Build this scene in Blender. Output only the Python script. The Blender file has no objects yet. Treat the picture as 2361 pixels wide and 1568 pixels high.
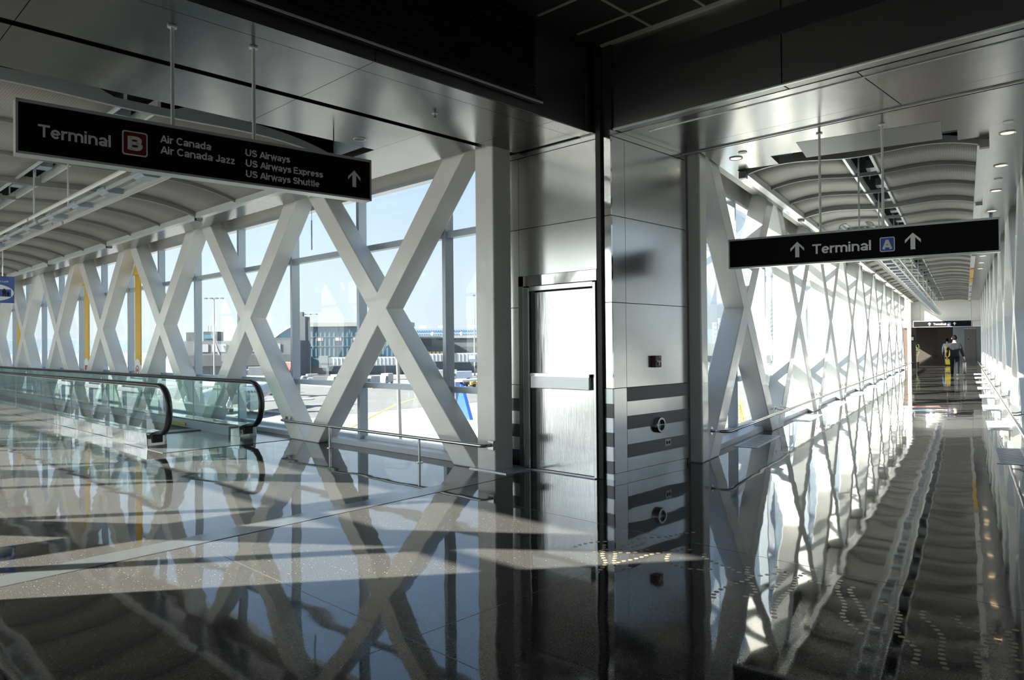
import bpy, bmesh, math, random
from mathutils import Vector, Matrix
random.seed(7)
sc = bpy.context.scene
COL = sc.collection
# ------------------------------------------------------------------ camera
W, H = 2361.0, 1568.0
FOC, YAW, PITCH, ROLL = 1678.2, math.radians(44.2487), math.radians(.51739), math.radians(.52911)
EYE = Vector((0, 0, 1.5))
FW = Vector((math.cos(YAW)*math.cos(PITCH), math.sin(YAW)*math.cos(PITCH), math.sin(PITCH)))
_r = Vector((math.sin(YAW), -math.cos(YAW), 0)); _u = _r.cross(FW)
RT = math.cos(ROLL)*_r - math.sin(ROLL)*_u
UP = math.cos(ROLL)*_u + math.sin(ROLL)*_r
cd = bpy.data.cameras.new('camera'); cam = bpy.data.objects.new('camera', cd); COL.objects.link(cam)
cd.sensor_fit = 'HORIZONTAL'; cd.sensor_width = 36.0; cd.lens = 36.0*FOC/W
cd.clip_start = .05; cd.clip_end = 6000
M = Matrix.Identity(4)
for i in range(3):
    M[i][0] = RT[i]; M[i][1] = UP[i]; M[i][2] = -FW[i]; M[i][3] = EYE[i]
cam.matrix_world = M
sc.camera = cam
# ------------------------------------------------------------------ sky, sun, exposure
TH = math.radians(12.32)                       # the right-hand corridor is turned this much
SUN_AZ, SUN_EL = math.radians(-36.8), math.radians(28.0)   # where the light travels to, and its height
LD = Vector((math.cos(SUN_AZ)*math.cos(SUN_EL), math.sin(SUN_AZ)*math.cos(SUN_EL), -math.sin(SUN_EL)))
w = bpy.data.worlds.new('world'); sc.world = w; w.use_nodes = True
nt = w.node_tree; nt.nodes.clear()
out = nt.nodes.new('ShaderNodeOutputWorld'); bg = nt.nodes.new('ShaderNodeBackground')
tc = nt.nodes.new('ShaderNodeTexCoord'); sx = nt.nodes.new('ShaderNodeSeparateXYZ')
nt.links.new(tc.outputs['Generated'], sx.inputs[0])
ramp = nt.nodes.new('ShaderNodeValToRGB'); nt.links.new(sx.outputs['Z'], ramp.inputs[0])
cr = ramp.color_ramp
cr.elements[0].position = 0.0; cr.elements[0].color = (.78, .85, .89, 1)
cr.elements[1].position = 1.0; cr.elements[1].color = (.28, .46, .80, 1)
e = cr.elements.new(.10); e.color = (.72, .84, .96, 1)
e = cr.elements.new(.32); e.color = (.46, .66, .98, 1)
dt = nt.nodes.new('ShaderNodeVectorMath'); dt.operation = 'DOT_PRODUCT'
nrm = nt.nodes.new('ShaderNodeVectorMath'); nrm.operation = 'NORMALIZE'
nt.links.new(tc.outputs['Generated'], nrm.inputs[0]); nt.links.new(nrm.outputs[0], dt.inputs[0])
dt.inputs[1].default_value = Vector((-LD.x, -LD.y, .12)).normalized()
mx = nt.nodes.new('ShaderNodeMath'); mx.operation = 'MAXIMUM'; mx.inputs[1].default_value = 0
nt.links.new(dt.outputs['Value'], mx.inputs[0])
pw = nt.nodes.new('ShaderNodeMath'); pw.operation = 'POWER'; pw.inputs[1].default_value = 4
nt.links.new(mx.outputs[0], pw.inputs[0])
ad = nt.nodes.new('ShaderNodeMixRGB'); ad.blend_type = 'ADD'; ad.inputs[2].default_value = (1.7, 1.6, 1.45, 1)
hf = nt.nodes.new('ShaderNodeMath'); hf.operation = 'MULTIPLY_ADD'; hf.inputs[1].default_value = .5; hf.inputs[2].default_value = .5
nt.links.new(dt.outputs['Value'], hf.inputs[0])
h2 = nt.nodes.new('ShaderNodeMath'); h2.operation = 'POWER'; h2.inputs[1].default_value = 1.5; nt.links.new(hf.outputs[0], h2.inputs[0])
h3 = nt.nodes.new('ShaderNodeMath'); h3.operation = 'MULTIPLY_ADD'; h3.inputs[1].default_value = .75; h3.inputs[2].default_value = .66; nt.links.new(h2.outputs[0], h3.inputs[0])
sky = nt.nodes.new('ShaderNodeVectorMath'); sky.operation = 'SCALE'; nt.links.new(ramp.outputs[0], sky.inputs[0]); nt.links.new(h3.outputs[0], sky.inputs['Scale'])
nt.links.new(pw.outputs[0], ad.inputs[0]); nt.links.new(sky.outputs[0], ad.inputs[1])
nt.links.new(ad.outputs[0], bg.inputs[0]); bg.inputs[1].default_value = 1.03
nt.links.new(bg.outputs[0], out.inputs[0])
sl = bpy.data.lights.new('sun', 'SUN'); sl.energy = 30.0; sl.angle = math.radians(.6); sl.color = (1, .95, .86)
so = bpy.data.objects.new('sun', sl); COL.objects.link(so); so.rotation_euler = LD.to_track_quat('-Z', 'Y').to_euler()
so.location = (-30, 30, 40)
sc.view_settings.view_transform = 'Standard'; sc.view_settings.look = 'None'
sc.view_settings.exposure = 0.36; sc.view_settings.gamma = 1.0; sc.view_settings.use_curve_mapping = False
cy = sc.cycles
cy.use_denoising = True
try: cy.denoiser = 'OPENIMAGEDENOISE'
except Exception: pass
cy.max_bounces = 10; cy.diffuse_bounces = 5; cy.glossy_bounces = 6; cy.transmission_bounces = 8; cy.transparent_max_bounces = 24
cy.sample_clamp_indirect = 40.0; cy.caustics_reflective = True; cy.blur_glossy = .6; cy.caustics_refractive = False

# ------------------------------------------------------------------ helpers
def RW(s, t, z=0.0):
    return Vector((s*math.cos(TH)-t*math.sin(TH), s*math.sin(TH)+t*math.cos(TH), z))
def ray(px, py):
    return FW + RT*((px-W/2)/FOC) + UP*((H/2-py)/FOC)
def at(px, py, z):                              # the point of the level z that the picture point shows
    d = ray(px, py); return EYE + d*((z-EYE.z)/d.z)
def far(px, depth, z):                          # a spot outdoors: bearing, distance, level
    p = EYE + (FW*1.0 + RT*((px-W/2)/FOC))*depth
    return Vector((p.x, p.y, z))
CAMRZ = YAW - math.pi/2

class MB:
    def __init__(s): s.bm = bmesh.new()
    def box(s, x0, x1, y0, y1, z0, z1, m=None):
        vs = [s.bm.verts.new((x, y, z)) for z in (z0, z1) for x, y in ((x0, y0), (x1, y0), (x1, y1), (x0, y1))]
        for f in ((3, 2, 1, 0), (4, 5, 6, 7), (0, 1, 5, 4), (1, 2, 6, 5), (2, 3, 7, 6), (3, 0, 4, 7)):
            s.bm.faces.new([vs[i] for i in f])
        if m is not None: bmesh.ops.transform(s.bm, matrix=m, verts=vs)
        return s
    def prism(s, pts, axis, a, b):              # polygon pts swept from a to b along axis
        def P(u, v, k):
            return {'x': (k, u, v), 'y': (u, k, v), 'z': (u, v, k)}[axis]
        A = [s.bm.verts.new(P(u, v, a)) for u, v in pts]; B = [s.bm.verts.new(P(u, v, b)) for u, v in pts]
        s.bm.faces.new(A); s.bm.faces.new(B[::-1])
        n = len(pts)
        for i in range(n): s.bm.faces.new((A[i], B[i], B[(i+1) % n], A[(i+1) % n]))
        return s
    def tube(s, pts, r, n=10, cap=True, radii=None):
        pts = [Vector(p) for p in pts]; rings = []
        t0 = (pts[1]-pts[0]).normalized()
        ref = Vector((0, 0, 1)) if abs(t0.z) < .9 else Vector((1, 0, 0))
        for i, p in enumerate(pts):
            t = (pts[min(i+1, len(pts)-1)]-pts[max(i-1, 0)]).normalized()
            x = t.cross(ref)
            if x.length < 1e-5: x = t.cross(Vector((0, 1, 0)))
            x.normalize(); y = x.cross(t).normalized(); ref = y
            rr = radii[i] if radii else r
            rx, ry = rr if isinstance(rr, tuple) else (rr, rr)
            rings.append([s.bm.verts.new(p + x*rx*math.cos(2*math.pi*k/n) + y*ry*math.sin(2*math.pi*k/n)) for k in range(n)])
        for a, b in zip(rings, rings[1:]):
            for k in range(n): s.bm.faces.new((a[k], a[(k+1) % n], b[(k+1) % n], b[k]))
        if cap: s.bm.faces.new(rings[0][::-1]); s.bm.faces.new(rings[-1])
        return s
    def lathe(s, prof, n=24, c=(0, 0, 0), axis='z', cap=True):
        rings = []
        for r, h in prof:
            ring = []
            for k in range(n):
                a = 2*math.pi*k/n; u, v = r*math.cos(a), r*math.sin(a)
                p = {'z': (u, v, h), 'x': (h, u, v), 'y': (u, h, v)}[axis]
                ring.append(s.bm.verts.new((p[0]+c[0], p[1]+c[1], p[2]+c[2])))
            rings.append(ring)
        for a, b in zip(rings, rings[1:]):
            for k in range(n): s.bm.faces.new((a[k], a[(k+1) % n], b[(k+1) % n], b[k]))
        if cap: s.bm.faces.new(rings[0][::-1]); s.bm.faces.new(rings[-1])
        return s
    def poly(s, pts):
        s.bm.faces.new([s.bm.verts.new(p) for p in pts]); return s
    def strip(s, rows):                          # grid of points
        R = [[s.bm.verts.new(p) for p in row] for row in rows]
        for a, b in zip(R, R[1:]):
            for i in range(len(a)-1): s.bm.faces.new((a[i], a[i+1], b[i+1], b[i]))
        return s
    def xform(s, m): bmesh.ops.transform(s.bm, matrix=m, verts=s.bm.verts); return s
    def obj(s, name, mat, parent=None, loc=None, rz=0.0, bevel=0, smooth=False, solid=0, segs=2):
        bmesh.ops.recalc_face_normals(s.bm, faces=s.bm.faces)
        me = bpy.data.meshes.new(name); s.bm.to_mesh(me); s.bm.free()
        return link(name, me, mat, parent, loc, rz, bevel, smooth, solid, segs)

def link(name, me, mat, parent=None, loc=None, rz=0.0, bevel=0, smooth=False, solid=0, segs=2):
    if mat is not None and not me.materials: me.materials.append(mat)
    if smooth:
        for p in me.polygons: p.use_smooth = True
    o = bpy.data.objects.new(name, me); COL.objects.link(o)
    if parent: o.parent = parent
    if loc is not None: o.location = loc
    o.rotation_euler = (0, 0, rz)
    if solid:
        m = o.modifiers.new('solid', 'SOLIDIFY'); m.thickness = solid; m.offset = 0
    if bevel:
        m = o.modifiers.new('bevel', 'BEVEL'); m.width = bevel; m.segments = segs; m.limit_method = 'ANGLE'
    return o
def tag(o, label=None, cat=None, group=None, kind=None):
    if label: o['label'] = label
    if cat: o['category'] = cat
    if group: o['group'] = group
    if kind: o['kind'] = kind
    return o
def thing(name, label, cat, loc=(0, 0, 0), rz=0.0, group=None, kind=None):
    o = bpy.data.objects.new(name, None); COL.objects.link(o); o.empty_display_size = .2
    o.location = loc; o.rotation_euler = (0, 0, rz)
    return tag(o, label, cat, group, kind)
def kids(o, table):
    return [c for c in table if c.parent is o]
def dup(root, loc, rz, label, group=None):
    allo = list(COL.objects); r = root.copy(); COL.objects.link(r); r.location = loc; r.rotation_euler = (0, 0, rz)
    if label: r['label'] = label
    if group: r['group'] = group
    for ch in kids(root, allo):
        c = ch.copy(); COL.objects.link(c); c.parent = r
        for g in kids(ch, allo):
            d = g.copy(); COL.objects.link(d); d.parent = c
    return r
ORD = ['nearest', 'second', 'third', 'fourth', 'fifth', 'sixth', 'seventh', 'eighth', 'ninth', 'tenth', 'eleventh', 'twelfth', 'thirteenth']

# ------------------------------------------------------------------ materials
def mat(name, col, rough=.5, metal=0.0, spec=None, coat=0.0, emit=None, es=0.0, bump=None, noise=None, aniso=0.0):
    m = bpy.data.materials.new(name); m.use_nodes = True
    b = m.node_tree.nodes['Principled BSDF']; n = m.node_tree
    b.inputs['Base Color'].default_value = (*col, 1); b.inputs['Roughness'].default_value = rough; b.inputs['Metallic'].default_value = metal
    if spec is not None: b.inputs['IOR'].default_value = spec
    b.inputs['Coat Weight'].default_value = coat
    if aniso: b.inputs['Anisotropic'].default_value = aniso
    if emit: b.inputs['Emission Color'].default_value = (*emit, 1); b.inputs['Emission Strength'].default_value = es
    t = None
    if bump or noise:
        t = n.nodes.new('ShaderNodeTexCoord')
    if noise:                                    # (scale, amount) mottled colour
        x = n.nodes.new('ShaderNodeTexNoise'); x.inputs['Scale'].default_value = noise[0]; x.inputs['Detail'].default_value = 4
        n.links.new(t.outputs['Object'], x.inputs['Vector'])
        r = n.nodes.new('ShaderNodeValToRGB'); a = noise[1]
        r.color_ramp.elements[0].position = .3; r.color_ramp.elements[1].position = .7
        r.color_ramp.elements[0].color = (*[c*(1-a) for c in col], 1); r.color_ramp.elements[1].color = (*[min(1, c*(1+a)) for c in col], 1)
        n.links.new(x.outputs['Fac'], r.inputs[0]); n.links.new(r.outputs[0], b.inputs['Base Color'])
    if bump:                                     # (scale xyz, distance)
        x = n.nodes.new('ShaderNodeTexNoise'); x.inputs['Scale'].default_value = 1; x.inputs['Detail'].default_value = 2
        mp = n.nodes.new('ShaderNodeMapping'); mp.inputs['Scale'].default_value = bump[0]
        n.links.new(t.outputs['Object'], mp.inputs[0]); n.links.new(mp.outputs[0], x.inputs['Vector'])
        bp = n.nodes.new('ShaderNodeBump'); bp.inputs['Strength'].default_value = 1; bp.inputs['Distance'].default_value = bump[1]
        n.links.new(x.outputs['Fac'], bp.inputs['Height']); n.links.new(bp.outputs[0], b.inputs['Normal'])
    return m
def glassmat(name, tint, f0=.05, rough=0.0):
    m = bpy.data.materials.new(name); m.use_nodes = True; n = m.node_tree; n.nodes.clear()
    o = n.nodes.new('ShaderNodeOutputMaterial'); tr = n.nodes.new('ShaderNodeBsdfTransparent'); gl = n.nodes.new('ShaderNodeBsdfGlossy')
    lw = n.nodes.new('ShaderNodeLayerWeight'); lw.inputs[0].default_value = .5
    pw = n.nodes.new('ShaderNodeMath'); pw.operation = 'POWER'; pw.inputs[1].default_value = 5
    ma = n.nodes.new('ShaderNodeMath'); ma.operation = 'MULTIPLY_ADD'; ma.inputs[1].default_value = 1-f0; ma.inputs[2].default_value = f0
    mx = n.nodes.new('ShaderNodeMixShader')
    tr.inputs[0].default_value = (*tint, 1); gl.inputs['Roughness'].default_value = rough; gl.inputs[0].default_value = (.9, .95, .95, 1)
    n.links.new(lw.outputs['Facing'], pw.inputs[0]); n.links.new(pw.outputs[0], ma.inputs[0]); n.links.new(ma.outputs[0], mx.inputs[0])
    n.links.new(tr.outputs[0], mx.inputs[1]); n.links.new(gl.outputs[0], mx.inputs[2]); n.links.new(mx.outputs[0], o.inputs[0]); return m
def floormat():
    m = mat('terrazzo', (.04, .04, .04), .035, spec=1.47)
    n = m.node_tree; b = n.nodes['Principled BSDF']; t = n.nodes.new('ShaderNodeTexCoord')
    v = n.nodes.new('ShaderNodeTexVoronoi'); v.inputs['Scale'].default_value = 55; n.links.new(t.outputs['Object'], v.inputs['Vector'])
    r = n.nodes.new('ShaderNodeValToRGB'); r.color_ramp.elements[0].position = .10; r.color_ramp.elements[1].position = .2
    r.color_ramp.elements[0].color = (1, 1, 1, 1); r.color_ramp.elements[1].color = (0, 0, 0, 1)
    n.links.new(v.outputs['Distance'], r.inputs[0])
    sep = n.nodes.new('ShaderNodeSeparateColor'); n.links.new(v.outputs['Color'], sep.inputs[0])
    g = n.nodes.new('ShaderNodeMath'); g.operation = 'POWER'; g.inputs[1].default_value = 4; n.links.new(sep.outputs[0], g.inputs[0])
    k = n.nodes.new('ShaderNodeMath'); k.operation = 'MULTIPLY'; n.links.new(g.outputs[0], k.inputs[0]); n.links.new(r.outputs[0], k.inputs[1])
    ns = n.nodes.new('ShaderNodeTexNoise'); ns.inputs['Scale'].default_value = 140; ns.inputs['Detail'].default_value = 2; n.links.new(t.outputs['Object'], ns.inputs['Vector'])
    r2 = n.nodes.new('ShaderNodeValToRGB'); r2.color_ramp.elements[0].position = .35; r2.color_ramp.elements[1].position = .7
    r2.color_ramp.elements[0].color = (.030, .029, .027, 1); r2.color_ramp.elements[1].color = (.095, .091, .086, 1); n.links.new(ns.outputs['Fac'], r2.inputs[0])
    mxr = n.nodes.new('ShaderNodeMixRGB'); mxr.inputs[2].default_value = (.55, .53, .5, 1)
    n.links.new(k.outputs[0], mxr.inputs[0]); n.links.new(r2.outputs[0], mxr.inputs[1]); n.links.new(mxr.outputs[0], b.inputs['Base Color'])
    w1 = n.nodes.new('ShaderNodeTexNoise'); w1.inputs['Scale'].default_value = 1.5; w1.inputs['Detail'].default_value = 1.5; w1.inputs['Roughness'].default_value = .4
    n.links.new(t.outputs['Object'], w1.inputs['Vector'])
    bp = n.nodes.new('ShaderNodeBump'); bp.inputs['Strength'].default_value = 1; bp.inputs['Distance'].default_value = .0035
    n.links.new(w1.outputs['Fac'], bp.inputs['Height']); n.links.new(bp.outputs[0], b.inputs['Normal'])
    return m
def linemat(name, c1, c2, scale, axis, width, rough=.5, metal=0.0):   # thin regular lines, e.g. slats or perforation rows
    m = mat(name, c1, rough, metal); n = m.node_tree; b = n.nodes['Principled BSDF']
    t = n.nodes.new('ShaderNodeTexCoord'); s = n.nodes.new('ShaderNodeSeparateXYZ'); n.links.new(t.outputs['Object'], s.inputs[0])
    a = n.nodes.new('ShaderNodeMath'); a.operation = 'MULTIPLY'; a.inputs[1].default_value = scale; n.links.new(s.outputs[axis], a.inputs[0])
    f = n.nodes.new('ShaderNodeMath'); f.operation = 'FRACT'; n.links.new(a.outputs[0], f.inputs[0])
    l = n.nodes.new('ShaderNodeMath'); l.operation = 'LESS_THAN'; l.inputs[1].default_value = width; n.links.new(f.outputs[0], l.inputs[0])
    mx = n.nodes.new('ShaderNodeMixRGB'); mx.inputs[1].default_value = (*c1, 1); mx.inputs[2].default_value = (*c2, 1)
    n.links.new(l.outputs[0], mx.inputs[0]); n.links.new(mx.outputs[0], b.inputs['Base Color'])
    return m
def dotmat(name, c1, c2, scale, width, axes=(0, 1), rough=.6, metal=0.0):   # perforated sheet: rows of small holes
    m = mat(name, c1, rough, metal); n = m.node_tree; b = n.nodes['Principled BSDF']
    t = n.nodes.new('ShaderNodeTexCoord'); s = n.nodes.new('ShaderNodeSeparateXYZ'); n.links.new(t.outputs['Object'], s.inputs[0])
    sq = []
    for ax in axes:
        a = n.nodes.new('ShaderNodeMath'); a.operation = 'MULTIPLY'; a.inputs[1].default_value = scale; n.links.new(s.outputs[ax], a.inputs[0])
        f = n.nodes.new('ShaderNodeMath'); f.operation = 'FRACT'; n.links.new(a.outputs[0], f.inputs[0])
        d = n.nodes.new('ShaderNodeMath'); d.operation = 'SUBTRACT'; d.inputs[1].default_value = .5; n.links.new(f.outputs[0], d.inputs[0])
        p = n.nodes.new('ShaderNodeMath'); p.operation = 'MULTIPLY'; n.links.new(d.outputs[0], p.inputs[0]); n.links.new(d.outputs[0], p.inputs[1]); sq.append(p)
    ad = n.nodes.new('ShaderNodeMath'); ad.operation = 'ADD'; n.links.new(sq[0].outputs[0], ad.inputs[0]); n.links.new(sq[1].outputs[0], ad.inputs[1])
    l = n.nodes.new('ShaderNodeMath'); l.operation = 'LESS_THAN'; l.inputs[1].default_value = width*width; n.links.new(ad.outputs[0], l.inputs[0])
    mx = n.nodes.new('ShaderNodeMixRGB'); mx.inputs[1].default_value = (*c1, 1); mx.inputs[2].default_value = (*c2, 1)
    n.links.new(l.outputs[0], mx.inputs[0]); n.links.new(mx.outputs[0], b.inputs['Base Color'])
    return m

M_WHITE = mat('white_gloss_paint', (.83, .82, .78), .28, coat=.3)
M_FLOOR = floormat()
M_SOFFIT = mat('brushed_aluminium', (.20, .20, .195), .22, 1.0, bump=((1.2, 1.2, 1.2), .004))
M_STEEL = mat('pillar_steel', (.66, .66, .64), .2, 1.0, bump=((1.6, 1.6, .5), .003))
M_DOOR = mat('polished_steel', (.66, .67, .66), .13, 1.0, bump=((3, 110, 1.2), .0007))
M_MIRROR = mat('mirror_steel', (.70, .70, .68), .07, 1.0, bump=((3, 3, 3), .002))
M_BAND = mat('grey_stripe', (.30, .29, .28), .5)
M_LIGHTBAND = mat('light_stripe', (.62, .66, .68), .3, .7)
M_DARKMETAL = mat('dark_bronze_metal', (.30, .30, .29), .36, 1.0, bump=((.8, .8, .8), .01))
M_BLACK = mat('matt_black', (.012, .012, .012), .55)
M_JOINT = mat('joint_black', (.01, .01, .01), .7)
M_VOID = mat('plenum_dark', (.02, .02, .022), .9)
M_GLASS = glassmat('window_glass', (.88, .93, .925))
M_BALGLASS = glassmat('balustrade_glass', (.68, .84, .80), .12)
M_ALU = mat('grey_aluminium', (.44, .50, .56), .35, .25)
M_ALUL = mat('light_aluminium', (.66, .69, .71), .3, .5)
M_CHROME = mat('stainless_tube', (.60, .60, .58), .22, 1.0)
M_RUBBER = mat('black_rubber', (.015, .015, .016), .28)
M_VAULT = dotmat('perforated_panel', (.33, .315, .285), (.15, .145, .13), 38, .22, rough=.55)
M_RIB = mat('rib_grey', (.30, .30, .285), .4)
M_TRIM = mat('trim_white', (.72, .73, .72), .3, .3)
M_SIGN = mat('sign_black', (.006, .006, .007), .6, spec=1.2)
M_LETTER = mat('sign_letter_white', (.93, .93, .91), .5)
M_RED = mat('badge_maroon', (.16, .012, .018), .4)
M_BLUE = mat('badge_blue', (.05, .13, .52), .4)
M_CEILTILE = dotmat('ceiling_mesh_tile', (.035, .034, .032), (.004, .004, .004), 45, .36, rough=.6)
M_GRID = mat('ceiling_grid', (.42, .40, .34), .4)
M_WARM = mat('warm_lens', (.9, .7, .45), .4, emit=(1, .70, .36), es=4.0)
M_BRONZE = mat('bronze_inlay', (.34, .28, .19), .35, .2)
M_SATIN = mat('satin_plate', (.12, .125, .13), .16, .35)
M_GREYWALL = mat('grey_wall', (.42, .42, .41), .5)
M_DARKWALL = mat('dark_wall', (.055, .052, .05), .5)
M_CURB = mat('curb_light_grey', (.58, .61, .64), .35)
# ================================================================== SETTING
S_ = 'structure'
cT, sT = math.cos(TH), math.sin(TH)
def rp(s, t): p = RW(s, t); return (p.x, p.y)
def s_at_x(x, t): return (x + t*sT)/cT          # where the line x = const meets the offset t

fl = MB()
fl.prism([(-7, -7), (8.3, -7), (8.3, 6.3), (-7, 6.3)], 'z', -.3, 0)
fl.box(-1.3, 6.70, 6.3, 41, -.3, 0)
fl.prism([rp(s_at_x(8.3, -1.22), -1.22), rp(49.5, -1.22), rp(49.5, 3.34), rp(s_at_x(8.3, 3.34), 3.34)], 'z', -.3, 0)
fl.prism([rp(49.5, -5), rp(96, -5), rp(96, 8), rp(49.5, 8)], 'z', -.3, 0)
FLOOR = tag(fl.obj('floor', M_FLOOR), 'glossy dark speckled terrazzo floor running through both corridors', 'floor', kind=S_)

# floor joints and plates
tr = MB(); tr.prism([(-.6, 5.475), (6.27, 5.895), (6.27, 5.91), (-.6, 5.49)], 'z', 0, .0015)
tag(tr.obj('trim_1', M_JOINT), 'thin black floor joint crossing in front of the left corridor', 'floor joint', kind=S_)
tr = MB(); tr.prism([(-.6, 5.492), (6.27, 5.912), (6.27, 6.20), (-.6, 5.74)], 'z', 0, .001)
tag(tr.obj('trim_2', M_SATIN), 'satin metal strip lying along the black floor joint', 'floor plate', kind=S_)
tr = MB(); tr.box(6.06, 6.58, 6.02, 6.66, 0, .012)
tag(tr.obj('trim_3', M_ALUL), 'pale base plate on the floor under the left column', 'floor plate', kind=S_)
tr = MB()
for a, b in (((-.5, 3.0), (4.1, 3.02)), ((2.3, -1), (2.32, 5.4)), ((4.9, .2), (4.92, 4.8))):
    d = Vector((b[0]-a[0], b[1]-a[1])).normalized()*.0025; n = (-d.y, d.x)
    tr.prism([(a[0]-n[0], a[1]-n[1]), (b[0]-n[0], b[1]-n[1]), (b[0]+n[0], b[1]+n[1]), (a[0]+n[0], a[1]+n[1])], 'z', 0, .0008)
tag(tr.obj('trim_4', mat('divider_strip', (.11, .105, .10), .25, .2)), 'hairline metal divider strips set in the dark floor', 'floor strip', kind=S_)
# curbs under the windows
c = MB(); c.box(6.29, 6.70, 6.6, 41, 0, .085)
tag(c.obj('baseboard_left', M_CURB, bevel=.006), 'pale grey curb under the left window wall', 'curb', kind=S_)
c = MB(); c.box(9.4, 49.2, 2.98, 3.34, 0, .085)
tag(c.obj('baseboard_right', M_CURB, None, (0, 0, 0), TH, bevel=.006), 'pale curb along the left side of the right-hand corridor', 'curb', kind=S_)
c = MB(); c.box(6.9, 49.2, -1.22, -.86, 0, .085)
tag(c.obj('baseboard_far', M_CURB, None, (0, 0, 0), TH, bevel=.006), 'pale curb along the right side of the right-hand corridor', 'curb', kind=S_)

# the dark hall the camera stands in
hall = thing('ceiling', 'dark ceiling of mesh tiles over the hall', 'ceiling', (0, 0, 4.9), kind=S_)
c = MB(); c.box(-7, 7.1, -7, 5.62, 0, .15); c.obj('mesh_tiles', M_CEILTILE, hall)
g = MB()
for i in range(9):
    x = 6.18 - .64*i; g.box(x-.014, x+.014, -1.5, 4.98, -.012, 0)
for j in range(10):
    y = 4.30 - .64*j; g.box(.8, 6.62, y-.014, y+.014, -.013, 0)
g.box(6.58, 6.63, -1.5, 4.98, -.03, 0)
g.obj('ceiling_grid', M_GRID, hall)
def wall(name, label, parts, m, rz=0.0, bev=0):
    b = MB()
    for p in parts: b.box(*p)
    return tag(b.obj(name, m, None, (0, 0, 0), rz, bevel=bev), label, 'wall', kind=S_)
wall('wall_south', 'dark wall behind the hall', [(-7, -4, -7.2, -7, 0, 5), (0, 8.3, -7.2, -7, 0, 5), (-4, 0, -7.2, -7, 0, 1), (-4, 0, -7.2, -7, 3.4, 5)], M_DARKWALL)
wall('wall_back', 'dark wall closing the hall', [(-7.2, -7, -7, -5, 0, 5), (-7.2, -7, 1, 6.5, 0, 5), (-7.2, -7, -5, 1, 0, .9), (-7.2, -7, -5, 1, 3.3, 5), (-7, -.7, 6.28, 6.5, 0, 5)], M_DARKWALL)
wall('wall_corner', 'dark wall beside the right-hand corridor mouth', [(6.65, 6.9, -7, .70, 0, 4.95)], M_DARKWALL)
wall('wall_north', 'pale wall at the far end of the left corridor', [(-1.4, 6.8, 40.9, 41.1, 0, 4.8)], M_GREYWALL)
wall('wall_right', 'pale panel wall at the start of the right-hand corridor', [(6.75, 9.28, -1.2, -.74, 0, 4.7)], M_WHITE, TH)

hw = thing('window_90', 'added unseen glazed bay that lets daylight into the dark hall', 'window', (-7.1, -5, .9), kind=S_)  # unseen window, added to brighten the right fascia and the signs
b = MB()
for k in range(4): b.box(-.06, .06, 2*k-.04, 2*k+.04, 0, 2.4)
b.box(-.06, .06, 0, 6, 0, .06); b.box(-.06, .06, 0, 6, 2.34, 2.4); b.box(-.06, .06, 0, 6, 1.2, 1.26); b.obj('window_frame', M_ALU, hw)
b = MB(); b.poly([(0, 0, 0), (0, 6, 0), (0, 6, 2.4), (0, 0, 2.4)]); b.obj('pane', M_GLASS, hw)
hw = thing('window_91', 'second added unseen glazed bay, lighting the hall from the south', 'window', (-4, -7.1, 1), kind=S_)  # another unseen window, added so the left sign lettering gets daylight
b = MB()
for k in range(3): b.box(2*k-.04, 2*k+.04, -.06, .06, 0, 2.4)
b.box(0, 4, -.06, .06, 0, .06); b.box(0, 4, -.06, .06, 2.34, 2.4); b.obj('window_frame', M_ALU, hw)
b = MB(); b.poly([(0, 0, 0), (4, 0, 0), (4, 0, 2.4), (0, 0, 2.4)]); b.obj('pane', M_GLASS, hw)
# fascia beams over both openings
f = thing('trim_5', 'dark metal fascia beam over the left corridor opening', 'beam', (0, 0, 0), kind=S_)
b = MB()
for x0, x1 in ((-7, -3.0), (-2.99, 0.3), (.31, 3.6), (3.61, 6.45)): b.box(x0, x1, 5.1, 5.3, 3.925, 4.9)
b.box(6.455, 6.60, 5.09, 5.3, 3.925, 4.9)
b.obj('fascia_panel', M_DARKMETAL, f, bevel=.004)
f = thing('trim_6', 'dark metal fascia beam over the right-hand corridor opening', 'beam', (0, 0, 0), kind=S_)
b = MB()
for y0, y1 in ((2.915, 4.85), (-.3, 2.905), (-4, -.31)): b.box(6.63, 6.8, y0, y1, 3.925, 4.9)
b.obj('fascia_panel', M_DARKMETAL, f, bevel=.004)
b = MB(); b.box(6.622, 6.66, -4, 4.85, 3.917, 3.930); b.box(6.96, 6.975, -4, 4.6, 3.912, 3.921); b.obj('edge_strip', M_TRIM, f)
b = MB(); b.box(6.605, 7.0, 4.852, 5.6, 3.93, 5.0); b.box(-7, 6.9, 5.3, 5.6, 4.5, 5.05); b.box(6.8, 7.1, -4, 4.86, 4.5, 5.05); b.obj('light_blocker', M_VOID, f)  # filler boxes added to close sun leaks above the fascia
sh = thing('roller_shutter', 'black slatted roller shutter drawn up under the ceiling over the left opening', 'shutter', (0, 0, 0))
b = MB()
z = 4.08
while z < 4.88:
    b.prism([(5.02, z), (5.04, z+.05), (5.06, z+.05), (5.06, z)], 'x', -4, 5.55); z += .056
b.obj('curtain', mat('shutter_black', (.035, .034, .033), .4, .3), sh)
b = MB(); b.box(-4, 5.62, 5.0, 5.07, 4.02, 4.075); b.obj('bottom_bar', M_BLACK, sh, bevel=.004)
b = MB(); b.box(-4, 5.62, 4.992, 4.999, 4.012, 4.030); tag(b.obj('edge_strip', M_TRIM, sh), 'bright metal edge strip')

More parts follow.
